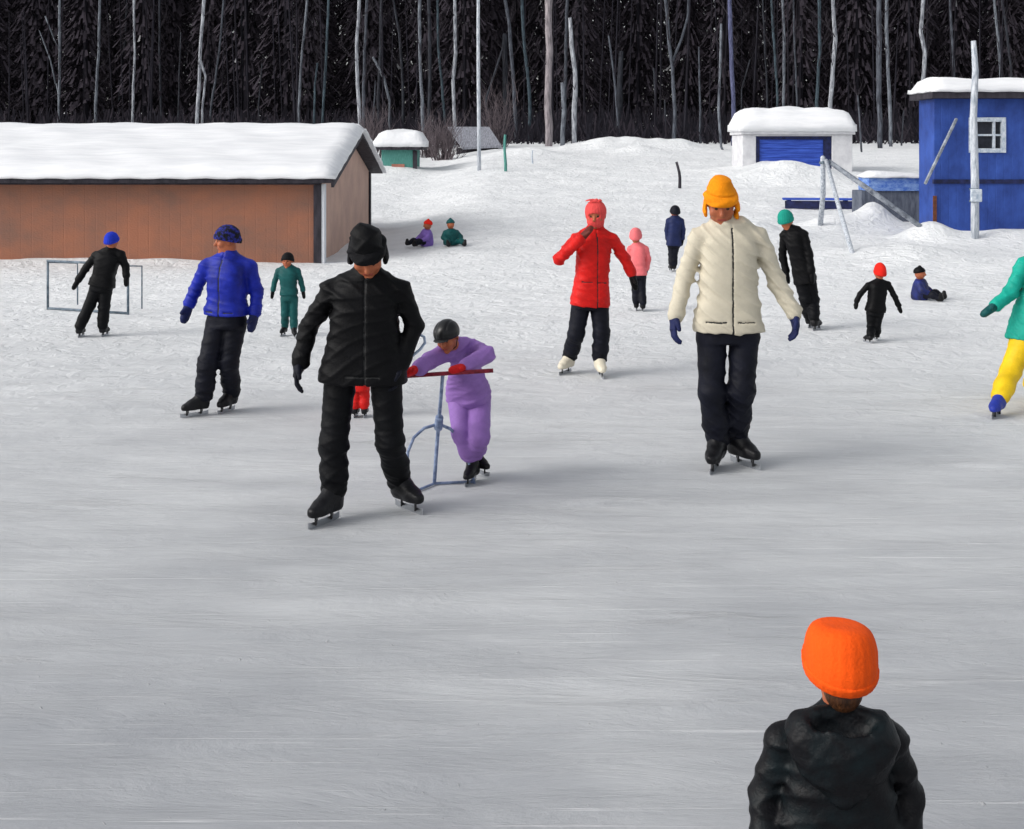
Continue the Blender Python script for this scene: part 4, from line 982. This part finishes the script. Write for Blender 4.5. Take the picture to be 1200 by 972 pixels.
M_BLUEWALL = mixed('blue_painted_boards', lin((30,52,116)), lin((54,86,168)), scale=2.2, boards=('X', 1.9), stretch=(1,1,.7), rough=.6, bump=.4, bscale=18, contrast=(.3,.7))
M_RUST = mixed('rusty_brown', lin((84,50,36)), lin((120,72,48)), scale=14, rough=.85)
M_PANE = mixed('dark_window_glass', (.010,.012,.018), (.03,.035,.05), scale=3, rough=.12, bump=.02, spec=.5)
M_FRAMEGREY = mixed('greyish_white_paint', lin((150,164,180)), lin((206,212,218)), scale=16, rough=.6, bump=.3)
M_GREYPOLE = mixed('weathered_grey_pole', lin((132,142,154)), lin((206,210,216)), scale=9, stretch=(3,3,.5), rough=.75, bump=.4, contrast=(.35,.62))
def booth():
    Y = 25.2; X = lambda px: at(px, 0, Y)[0]; Z = lambda py: at(0, py, Y)[2]
    x0, x1 = X(1095), X(1276); xc = (x0+x1)/2; zg = tz(xc, Y)
    E = empty('booth', (xc, Y, zg), 'tall bright blue boarded booth with a small window and snow on its flat roof', 'booth')
    O = V(xc, Y, zg); q = lambda *a: V(*a)-O
    zt, zs, zb = Z(116), Z(213), zg-.6
    wx0, wx1, wz0, wz1 = X(1138), X(1176), Z(178), Z(139)
    w = MB()
    for a, b, c, d in ((x0, wx0, zs+.04, zt), (wx1, x1, zs+.04, zt), (wx0, wx1, zs+.04, wz0), (wx0, wx1, wz1, zt)): w.box(q(a, Y, c), q(b, Y+.09, d))
    w.box(q(x0, Y, zb), q(x1, Y+.09, zs-.04))
    w.box(q(x0, Y+.092, zb), q(x0+.09, Y+.95, zt)); w.box(q(x1-.09, Y+.092, zb), q(x1, Y+.95, zt)); w.box(q(x0+.09, Y+.86, zb), q(x1-.09, Y+.95, zt))
    w.build('wall', M_BLUEWALL, E)
    b = MB(); b.box(q(x0-.02, Y-.025, zs-.045), q(x1+.02, Y+.07, zs+.045)); b.build('seam_board', M_DARKBLUE, E)
    rs = MB(); rs.box(q(x0-.035, Y-.03, zb), q(x0+.04, Y-.003, zs-.3)); rs.build('rusty_edge', M_RUST, E)
    f = MB(); t = .07
    f.box(q(wx0-.05, Y-.035, wz0-.02), q(wx0+t-.02, Y+.06, wz1+.02)); f.box(q(wx1-t+.02, Y-.035, wz0-.02), q(wx1+.04, Y+.06, wz1+.02))
    f.box(q(wx0+t-.018, Y-.03, wz1-t), q(wx1-t+.018, Y+.055, wz1+.02)); f.box(q(wx0+t-.018, Y-.03, wz0-.02), q(wx1-t+.018, Y+.055, wz0+t))
    xm = (wx0+wx1)/2+.14; zm = (wz0+wz1)/2
    f.box(q(xm-.022, Y-.022, wz0+t+.002), q(xm+.022, Y+.05, wz1-t-.002)); f.box(q(wx0+t-.016, Y-.018, zm-.02), q(xm-.024, Y+.048, zm+.02)); f.box(q(xm+.024, Y-.018, zm-.02), q(wx1-t+.016, Y+.048, zm+.02))
    wf = f.build('window', M_FRAMEGREY, E)
    p = MB(); p.box(q(wx0+.01, Y+.062, wz0+.01), q(wx1-.01, Y+.075, wz1-.01)); p.build('pane', M_PANE, wf)
    r = MB(); r.box(q(x0-.14, Y-.28, zt+.003), q(x1+.2, Y+1.15, zt+.13)); rf = r.build('roof', M_DARKWOOD, E)
    snow_slab([q(x0-.19, Y-.34, zt+.13), q(x1+.25, Y-.34, zt+.13), q(x1+.25, Y+1.22, zt+.14), q(x0-.19, Y+1.22, zt+.14)], .30, seed=31, wobble=.025).build('snow_cover', M_ROOFSNOW, rf, smooth=True)
booth()
M_SLATEPOLE = mixed('dark_grey_pole', lin((84,90,102)), lin((168,174,182)), scale=6, stretch=(1,1,1), rough=.75, bump=.3)
def brace():
    Y = 25.0; a = at(1084, 216, Y); b = at(1121, 139, 25.1)
    E = MB(); E.bar(V(0,0,0), b-a, .06, .05)
    g = a.copy(); o = E.build('leaning_plank', M_SLATEPOLE, None, bevel=.006, loc=tuple(a))
    tag(o, 'short grey plank leaning slantwise against the blue booth', 'plank')
brace()
def lamp_post():
    Y = 24.7; g = hit(1142.5, 279); Y = g[1]; zt = at(0, 48, Y)[2]-g[2]
    E = empty('wooden_pole', tuple(g), 'tall pale wooden pole with a small grey box in front of the blue booth', 'pole')
    pts = [V(.0,0,-.3), V(.0,0,zt*.3), V(-.03,0,zt*.62), V(.01,0,zt*.85), V(-.03,0,zt)]
    MB().tube(pts, [.082,.08,.07,.062,.05], 10).build('shaft', M_GREYPOLE, E, smooth=True)
    z = at(0, 229, Y)[2]-g[2]
    b = MB(); b.box((-.13,-.16,z-.13), (.09,-.075,z+.13)); b.build('switch_box', M_FRAMEGREY, E, bevel=.02)
    s = MB(); s.tube([V(-.02,0,z+.10), V(-.02,0,z+.14)], .09, 10); s.tube([V(-.02,0,z-.14), V(-.02,0,z-.10)], .092, 10); s.build('strap', M_GOAL, E, smooth=True)
lamp_post()
def lean_to():
    Y = 27.6; X = lambda px: at(px, 0, Y)[0]; Z = lambda py: at(0, py, Y)[2]
    x0, x1 = X(1010), X(1084); xc = (x0+x1)/2; zg = tz(xc, Y)
    E = empty('lean_to', (xc, Y, zg), 'low grey lean-to with a blue fascia and snow on top, between garage and booth', 'lean-to')
    O = V(xc, Y, zg); q = lambda *a: V(*a)-O
    w = MB(); w.box(q(x0, Y, zg-.5), q(x1, Y+.8, Z(224))); w.build('wall', M_SLATE, E)
    f = MB(); f.box(q(x0+.15, Y-.05, Z(224)+.003), q(x1-.02, Y+.8, Z(209))); f.build('fascia', M_BLUEFADE, E)
    snow_slab([q(x0+.1, Y-.1, Z(209)+.003), q(x1+.02, Y-.1, Z(209)+.003), q(x1+.02, Y+.9, Z(209)+.003), q(x0+.1, Y+.9, Z(209)+.003)], .14, seed=41, wobble=.02).build('snow_cover', M_SNOW, E, smooth=True)
M_SLATE = mixed('slate_grey_boards', lin((70,76,90)), lin((108,114,126)), scale=3, stretch=(5,1,1), rough=.8, bump=.4)
M_BLUEFADE = mixed('faded_blue_boards', lin((70,108,190)), lin((150,180,220)), scale=6, stretch=(1,1,2), rough=.7, contrast=(.4,.7))
lean_to()
def bench():
    a, b = hit(917, 244), hit(1000, 245); c = (a+b)/2; Y = c[1]
    E = empty('bench', tuple(c), 'low dark blue bench half sunk in the snow in front of the garage', 'bench')
    d = b-a; hw = np.linalg.norm(d)/2; d = unit(V(d[0], d[1], 0))
    s = MB(); s.bar(V(0,0,.24)-d*hw, V(0,0,.24)+d*hw, .38, .05); s.build('seat', M_BLUEDOOR, E, bevel=.01)
    s = MB(); s.bar(V(0,-.15,.10)-d*hw*.97, V(0,-.15,.10)+d*hw*.97, .03, .2); s.build('skirt_board', M_DARKBLUE, E)
    for k in (-.8, .8):
        s = MB(); s.bar(d*hw*k+V(0,.08,-.25), d*hw*k+V(0,.08,.213), .08, .2); s.build('leg', M_DARKBLUE, E)
bench()
def tripod():
    Ya = 25.0; A = at(966, 190, Ya)
    f1, f2, f3 = hit(961, 262), hit(1002, 300), hit(1079, 264)
    E = empty('pole_trestle', tuple(f1), 'trestle of three grey poles leaning together on the snow before the garage', 'trestle')
    q = lambda p: np.array(p)-f1
    dn = V(0,0,-.12)
    MB().tube([q(f1)+dn, q(A)*.5+q(f1)*.5+V(.02,0,0), q(A)+V(-.03,0,.10)], [.058,.055,.05], 8).build('upright', M_GREYPOLE, E, smooth=True)
    MB().tube([q(f2)+dn, q(A)*.5+q(f2)*.5, q(A)+V(.02,-.07,.03)], [.045,.045,.042], 8).build('leg', M_GREYPOLE, E, smooth=True)
    MB().tube([q(f3)+dn*.3, q(A)*.5+q(f3)*.5+V(0,0,.03), q(A)+V(.10,.08,.02)], [.05,.055,.05], 8).build('slanting_pole', M_SLATEPOLE, E, smooth=True)
    MB().tube([q(A)+V(-.10,-.02,-.02), q(A)+V(.12,.03,.0)], .03, 8).build('lashing', M_GOAL, E, smooth=True)
tripod()
# posts and stakes standing in the snow
def post(name, label, px, py0, py1, r, mat, lean=0.0, cat='post', extra=0):
    g = hit(px, py1); Y = g[1]; H = CAMH-(py0-HZ)*Y/FPX-g[2]+extra
    m = MB(); n = 6
    m.tube([V(lean*H*t**1.5+.02*sin(5*t+px), 0, -.3*(t == 0)+H*t) for t in np.linspace(0, 1, n)], [r*(1-.25*t) for t in np.linspace(0, 1, n)], 8)
    o = m.build(name, mat, None, smooth=True, loc=tuple(g)); tag(o, label, cat); return o
post('lamp_pole', 'thin white pole rising out of the picture beside the grey-roofed shed', 561, 0, 200, .068, M_GREYPOLE, extra=2.5, cat='pole')
post('short_post', 'short teal post standing in the snow near the thin white pole', 592, 158, 201, .055, M_TEALPAINT)
post('stake', 'thin grey stake poking out of the snow ridge', 624, 176, 192, .03, M_FRAMEGREY, cat='stake')
post('stake', 'dark crooked stake standing on the slope behind the cream jacket', 797, 190, 221, .05, M_DARKWOOD, lean=-.12, cat='stake')

# ----------------------------------------------------------------------------
# woods
# ----------------------------------------------------------------------------
def bark(name, c, c2, sc=6):
    return mixed('bark_'+name, lin(c), lin(c2), scale=sc, stretch=(2,2,.35), rough=.85, bump=.6, bscale=22, bdist=.03, contrast=(.38,.62))
BARK = {'white': bark('white_birch', (84,86,95), (180,184,190)), 'pale': bark('pale_grey', (58,61,70), (126,132,140)), 'grey': bark('grey', (42,44,52), (92,97,106)),
        'dim': bark('dark_grey', (32,33,39), (60,63,71)), 'teal': bark('blue_grey', (34,42,50), (78,94,103)), 'pink': bark('pinkish_grey', (106,100,104), (160,152,155)), 'violet': bark('violet_grey', (50,52,78), (100,104,136))}
M_TWIG = mixed('dark_twigs', lin((40,36,42)), lin((62,58,64)), scale=5, rough=.9, bump=.1)
# (path of picture points from the top down, width in picture px, bark, distance, label)
T = [
 ([(70,0),(70,60),(69,130)], 3.2, 'pale', 66, 'pale slim trunk with two bare side stems, second-highest branch snapped, above the barn roof end'),
 ([(117,0),(116,60),(112,124)], 3.6, 'pale', 68, 'pale trunk leaning slightly, standing alone above the long barn roof'),
 ([(149,0),(146,50),(140,108)], 2.6, 'grey', 78, 'grey trunk leaning beside a whiter straight trunk above the barn'),
 ([(157,0),(158,60),(155,143)], 3.0, 'white', 66, 'whitish slightly bent trunk reaching lowest behind the barn snow'),
 ([(187,0),(187,70),(189,134)], 2.8, 'dim', 74, 'dim straight trunk between the bent whitish trunk and the forked birch'),
 ([(212,38),(210,85),(209,138)], 2.0, 'dim', 70, 'thin short dark stem just before the forked white birch'),
 ([(219,0),(218,24)], 2.4, 'grey', 84, 'grey stem seen only at the top edge near the forked birch'),
 ([(239,0),(236,40),(234,78),(231,136)], 4.2, 'white', 62, 'white birch whose stem splits in two above the barn ridge'),
 ([(262,0),(257,60),(247,130)], 2.6, 'grey', 70, 'grey leaning trunk just past the forked white birch'),
 ([(283,0),(284,60),(284,120)], 2.2, 'dim', 76, 'thin dim stem halfway between forked birch and barn gable'),
 ([(307,75),(305,100),(303,124)], 2.2, 'dim', 72, 'low thin sapling above the barn roof'),
 ([(360,0),(354,60),(350,130)], 3.0, 'pale', 66, 'pale leaning trunk above the gable half of the barn roof'),
 ([(372,74),(369,100),(368,140)], 3.0, 'teal', 64, 'short blue-grey stem paired with a longer blue-grey trunk'),
 ([(385,0),(382,70),(378,140)], 3.2, 'teal', 65, 'long blue-grey trunk rising just before the barn gable peak'),
 ([(421,0),(418,45),(419,100),(422,154)], 4.2, 'white', 60, 'white trunk standing right behind the barn gable peak'),
 ([(430,0),(427,60),(426,145)], 3.6, 'grey', 63, 'grey trunk close beside the white one behind the gable peak'),
 ([(447,5),(446,60),(443,115)], 4.0, 'dim', 72, 'dull grey trunk above the teal hut'),
 ([(437,67),(450,92),(457,122)], 4.0, 'pale', 66, 'short pale broken stem leaning over the teal hut'),
 ([(440,95),(439,115),(438,132)], 2.2, 'grey', 70, 'small grey sapling above the snow cap of the teal hut'),
 ([(461,0),(468,40),(472,100),(472,146)], 3.0, 'dim', 68, 'thin dark stem curving above the hut and bushes'),
 ([(492,0),(492,60),(496,156)], 4.0, 'pale', 61, 'pale straight trunk rising behind the brown bushes'),
 ([(503,20),(504,80),(502,150)], 4.4, 'dim', 66, 'dull thick trunk touching the pale one behind the bushes'),
 ([(513,20),(514,60),(521,134)], 3.0, 'teal', 68, 'bluish bent stem above the grey-roofed shed'),
 ([(533,0),(534,62),(531,95),(533,146)], 4.2, 'white', 61, 'wavy white birch above the grey-roofed shed'),
 ([(589,57),(580,85),(570,115)], 3.0, 'dim', 66, 'leaning dark branchlike stem beside the thin white pole'),
 ([(592,0),(597,30),(601,85),(605,160)], 4.2, 'grey', 63, 'grey trunk tilting slightly behind the teal post'),
 ([(592,40),(592,90),(593,150)], 8, 'dim', 74, 'broad dull brown-grey trunk directly above the teal post'),
 ([(612,8),(615,60),(621,120),(620,162)], 4.2, 'teal', 64, 'blue-grey trunk between the tilting trunk and the thick pinkish one'),
 ([(643,0),(643,80),(643,171)], 9, 'pink', 57, 'thickest trunk of all, pinkish grey and dead straight'),
 ([(665,0),(663,50),(662,110)], 4.0, 'grey', 70, 'grey trunk behind the thick-topped whitish snag'),
 ([(668,21),(670,55),(674,85),(673,152)], 6.2, 'white', 60, 'thick whitish broken snag beside the thick pinkish trunk'),
 ([(659,97),(661,130),(659,174)], 6.0, 'pale', 56, 'short thick grey stump between the pinkish trunk and the snag'),
 ([(713,42),(719,85),(725,150)], 3.0, 'grey', 62, 'thin grey stem crossing a broad dull blue trunk'),
 ([(728,60),(726,100),(725,152)], 8, 'dim', 72, 'broad dull blue-grey trunk above the long snow heap'),
 ([(766,80),(768,110),(769,150)], 3.0, 'dim', 66, 'low dim stem above the end of the long snow heap'),
 ([(779,118),(780,148)], 2.2, 'dim', 63, 'tiny thin stem next to the forked grey tree'),
 ([(780,0),(784,50),(788,80),(791,130),(789,172)], 4.4, 'grey', 58, 'forked grey tree with a long side limb, above the crooked dark stake'),
 ([(819,55),(820,110),(821,172)], 2.6, 'grey', 61, 'thin grey sapling between the forked tree and the garage'),
 ([(845,28),(844,80),(842,130),(845,172),(852,189)], 3.4, 'pale', 52, 'pale curving stem bending at its foot beside the garage wall'),
 ([(855,0),(857,60),(860,160)], 5.2, 'violet', 58, 'violet-grey trunk right at the garage corner'),
 ([(894,0),(896,50),(899,110)], 2.2, 'dim', 70, 'thin dim stem above the near corner of the garage roof'),
 ([(879,70),(874,88),(869,105)], 2.2, 'dim', 68, 'short slanting twiggy stem above the garage roof corner'),
 ([(905,18),(908,60),(911,115)], 3.2, 'teal', 66, 'blue-grey stem beside a paler one above the garage door'),
 ([(917,0),(919,50),(918,118)], 3.4, 'pale', 62, 'pale blue-grey trunk above the middle of the garage roof'),
 ([(930,0),(931,55),(934,118)], 2.4, 'grey', 68, 'thin grey stem above the garage, before two brighter trunks'),
 ([(960,0),(961,60),(957,120)], 4.2, 'teal', 62, 'teal-grey trunk beside the bright white birch over the garage'),
 ([(976,0),(979,45),(976,80),(973,120)], 5.2, 'white', 58, 'bright white birch with dark flecks above the garage roof end'),
 ([(1030,0),(1030,90),(1032,190)], 6.2, 'grey', 55, 'thick grey trunk in the gap between garage and booth'),
 ([(1039,10),(1040,60),(1045,188)], 4.2, 'pale', 57, 'pale leaning trunk close to the thick grey one between garage and booth'),
 ([(1005,112),(1008,150),(1011,197)], 2.4, 'grey', 50, 'thin low sapling just past the garage wall'),
 ([(1059,130),(1058,150),(1056,175)], 2.2, 'dim', 58, 'small dim sapling close to the blue booth'),
 ([(1082,0),(1079,38),(1084,62),(1080,118)], 5.0, 'white', 60, 'bright wavy white birch above the corner of the booth roof'),
 ([(1113,0),(1115,35),(1118,90)], 3.2, 'grey', 68, 'grey stem above the booth roof, before the wooden pole'),
 ([(1165,0),(1169,40),(1173,95)], 3.6, 'pale', 64, 'pale stem above the booth window'),
 ([(1174,0),(1180,40),(1186,95)], 3.0, 'dim', 70, 'dim stem leaning above the far end of the booth roof'),
]
def tube_twigs(m, p, d, L, r, rg, depth):
    pts = [p]; dd = d.copy()
    for i in range(3):
        dd = unit(dd+V(rg.uniform(-.22,.22), rg.uniform(-.22,.22), rg.uniform(.0,.22)))
        pts.append(pts[-1]+dd*L/3)
    m.tube(pts, [r, r*.75, r*.5, r*.22], 4, cap=False)
    if depth > 0:
        for k in range(3):
            b = pts[1+k % 3]; e = unit(dd+V(rg.uniform(-.9,.9), rg.uniform(-.9,.9), rg.uniform(-.1,.5)))
            tube_twigs(m, b, e, L*.55, r*.5, rg, depth-1)
def tree(i, path, w, bk, Y, label):
    r = random.Random(100+i); rad = w*.88*Y/FPX/2
    xb = path[-1][0]; X = (xb-600)*Y/FPX; zg = tz(X, Y); g = V(X, Y, zg)
    pts = [at(x, y, Y) for x, y in path][::-1]           # bottom up
    P = [g+V((pts[0][0]-X)*.6, 0, -.3)]
    if pts[0][2] > zg+.4: P.append((g+pts[0])/2+V(r.uniform(-.05,.05), 0, 0))
    P += pts
    tall = path[0][1] <= 20
    if tall:
        d = unit(pts[-1]-pts[-2]); d = unit(d*.6+V(0,0,.8)); H = r.uniform(15, 19)+zg; top = pts[-1]
        n = 4
        for k in range(1, n+1): P.append(top+d*(H-top[2])*k/n+V(r.uniform(-.2,.2), r.uniform(-.2,.2), 0)*k*.5)
    # gentle crookedness between the given points
    Q = [P[0]]
    for a, b in zip(P[:-1], P[1:]):
        n = max(1, int(np.linalg.norm(b-a)/.8))
        for k in range(1, n+1):
            t = k/n; q = a*(1-t)+b*t
            if k < n: q = q+V(r.uniform(-1,1), r.uniform(-1,1), 0)*rad*.35
            Q.append(q)
    zt = Q[-1][2]; z0 = Q[0][2]
    def rr(z):
        t = (z-z0)/(zt-z0)
        return rad*(1.12-.28*t if not tall else max(.12, 1.12-.16*t-.8*max(0, t-.45)))
    E = empty('tree', tuple(g), label, 'tree', 'pale trunks of the winter wood')
    m = MB(); m.tube([p-g for p in Q], [rr(p[2])*(1+r.uniform(-.1,.1)) for p in Q], 8)
    if i == 7:   # second stem of the forked birch
        m.tube([at(235,72,Y)-g, at(241,90,Y)-g, at(237,128,Y)-g, at(237,150,Y)-g], [rad*.9, rad*.75, rad*.7, rad*.7], 8)
    if i == 36:
        m.tube([at(788,72,Y)-g, at(799,45,Y)-g, at(806,20,Y)-g, at(807,-6,Y)-g, at(812,-60,Y)-g], [rad*.8, rad*.75, rad*.7, rad*.6, rad*.3], 8)
    if i == 0:
        m.tube([at(65,98,Y)-g, at(59,70,Y)-g, at(46,36,Y)-g], [rad*.6, rad*.55, rad*.4], 6); m.tube([at(63,45,Y)-g, at(53,19,Y)-g], [rad*.6, rad*.6], 6); m.tube([at(70,118,Y)-g, at(66,98,Y)-g], [rad*.6]*2, 6); m.tube([at(69.5,60,Y)-g, at(63,45,Y)-g], [rad*.5]*2, 6)
    m.build('trunk', BARK[bk], E, smooth=True)
    c = MB()
    zs = np.linspace(max(z0+2.5, zt*.3), zt-.2, 16 if tall else 4)
    for z in zs:
        k = min(range(len(Q)), key=lambda n_: abs(Q[n_][2]-z)); p = Q[k]-g
        a = r.uniform(0, 6.28); L = (r.uniform(1.6, 3.0) if z > 10 else r.uniform(.7, 1.6)) if tall else r.uniform(.3,.8)
        tube_twigs(c, p, unit(V(cos(a), sin(a), r.uniform(.5, 1.3))), L, min(rad*.32, .03), r, 2 if tall else 1)
    c.build('crown', M_TWIG, E)
for i, a in enumerate(T): tree(i, *a)

def forest():
    """the dark spruce mass behind the pale trunks"""
    r = np.random.RandomState(5); vs = []; fs = []; mi = []
    def quad(a, b, c, d, k):
        n = len(vs); vs.extend((a, b, c, d)); fs.append((n, n+1, n+2, n+3)); mi.append(k)
    rows = [(76, 2.3), (83, 2.5), (92, 3.0), (103, 3.4), (118, 4.0), (136, 4.2), (152, 3.6)]
    VB = []; MI = []
    for Y, sp in rows:
        half = Y*.60+8
        for x in np.arange(-half, half, sp):
            X = x+r.uniform(-.8, .8); Yy = Y+r.uniform(-2.5, 2.5); H = r.uniform(19, 26); zg = tz(X, Yy); W = r.uniform(2.0, 3.1)
            n = 2000 if Y < 95 else 800
            sc = .46 if Y < 95 else .8
            t = r.uniform(.0, .97, n)**.9; a = r.uniform(0, 6.283, n)
            Rr = (W*(1-t)**.8*r.uniform(.45, 1.05, n)+.15)*.75; z = zg+.2+t*H
            ln = r.uniform(.5, 1.3, n)*sc; wd = r.uniform(.08, .24, n)*sc; dr = r.uniform(.4, 1.5, n)
            ca, sa = np.cos(a), np.sin(a)
            p = np.stack([X+Rr*ca, Yy+Rr*sa, z], 1); q = np.stack([X+(Rr+ln)*ca, Yy+(Rr+ln)*sa, z-dr*ln], 1)
            sv = np.stack([-sa, ca, r.uniform(-.5, .5, n)], 1)*wd[:, None]
            VB.append(np.stack([p-sv*.5, p+sv*.5, q+sv, q-sv], 1).reshape(-1, 3))
            MI.append(((r.rand(n) < .002) & (t > .1)).astype(int))
            tr = r.uniform(.10, .2)
            for k in range(5):
                a0, a1 = 2*pi*k/5, 2*pi*(k+1)/5
                quad((X+tr*cos(a0), Yy+tr*sin(a0), zg-.3), (X+tr*cos(a1), Yy+tr*sin(a1), zg-.3), (X+.04*cos(a1), Yy+.04*sin(a1), zg+H), (X+.04*cos(a0), Yy+.04*sin(a0), zg+H), 2)
    # bare dark stems and brushwood along the wood's edge
    for k in range(130):
        Y = r.uniform(62, 80); X = r.uniform(-Y*.6-4, Y*.6+4)
        if Y < 66 and abs(X) < 0: continue
        zg = tz(X, Y); H = r.uniform(6, 15); tr = r.uniform(.025, .085); lx = r.uniform(-.6, .6)
        for q in range(4):
            a0, a1 = 2*pi*q/4, 2*pi*(q+1)/4
            quad((X+tr*cos(a0), Y+tr*sin(a0), zg-.2), (X+tr*cos(a1), Y+tr*sin(a1), zg-.2), (X+lx+.02*cos(a1), Y+.02*sin(a1), zg+H), (X+lx+.02*cos(a0), Y+.02*sin(a0), zg+H), 2)
    for k in range(9000):
        Y = r.uniform(60, 76); X = r.uniform(-Y*.6-4, Y*.6+4); zg = tz(X, Y); h = r.uniform(.4, 2.0)*(.5+.5*min(1, (Y-59)/8))
        lx, ly = r.uniform(-.7, .7, 2); w = r.uniform(.02, .07)
        quad((X-w, Y, zg-.1), (X+w, Y, zg-.1), (X+lx+w*.5, Y+ly, zg+h), (X+lx-w*.5, Y+ly, zg+h), 2 if r.rand() < .7 else 0)
    me = bpy.data.meshes.new('forest'); me.vertices.add(0)
    A = np.concatenate([np.array(vs, float)]+VB); mi = np.concatenate([np.array(mi)]+MI)
    nq = len(A)//4
    me.vertices.add(len(A)); me.vertices.foreach_set('co', A.ravel())
    me.loops.add(nq*4); me.loops.foreach_set('vertex_index', np.arange(nq*4))
    me.polygons.add(nq); me.polygons.foreach_set('loop_start', np.arange(nq)*4)
    me.update(calc_edges=True); mi = mi.astype(np.int32)
    dark = mixed('spruce_needles', lin((50,46,52)), lin((66,61,68)), scale=.6, rough=.95, bump=0, spec=.05)
    glints = mixed('pale_glint_specks', (.30,.30,.31), (.5,.5,.51), scale=2, rough=.9, bump=0, spec=.1)  # a few sprays coloured pale: small glints of highlight put into the colour
    stem = mixed('dark_bark', lin((32,30,35)), lin((46,45,52)), scale=1.5, stretch=(2,2,.3), rough=.95, bump=0, spec=.05)
    o = finish('forest', me, [dark, glints, stem], mi=mi)
    tag(o, 'dark winter spruce wood closing off the view behind the snow', kind='stuff')
forest()

def shrub(label, px, py, Y, W, H, n, seed):
    r = random.Random(seed); X = at(px, py, Y)[0]; g = V(X, Y, tz(X, Y)); m = MB()
    for k in range(n):
        x0 = r.gauss(0, W*.33); y0 = r.gauss(0, W*.2); h = H*r.uniform(.5, 1)*math.exp(-(x0/W)**2*1.3)
        tube_twigs(m, V(x0*.6, y0*.6, -.1), unit(V(x0*.5+r.uniform(-.3,.3), r.uniform(-.3,.3), 1)), h, .025, r, 2)
    o = m.build('shrub', M_SHRUB, None, loc=tuple(g)); tag(o, label, 'shrub', 'bare brown bushes by the huts')
M_SHRUB = mixed('brown_grey_twigs', lin((74,66,70)), lin((112,102,106)), scale=4, rough=.9)
shrub('bare brown bush filling the gap between teal hut and grey-roofed shed', 520, 186, 50, 1.1, 1.5, 60, 1)
shrub('dusky bare bush beside the roof edge of the teal hut', 502, 180, 52.5, .8, 1.5, 44, 2)
shrub('tall dark bare bush with arching twigs behind the teal post', 584, 172, 57, .7, 2.6, 34, 3)
shrub('wide low bare bush above the gable snow, behind the teal hut', 436, 160, 52, 1.4, 1.7, 60, 4)
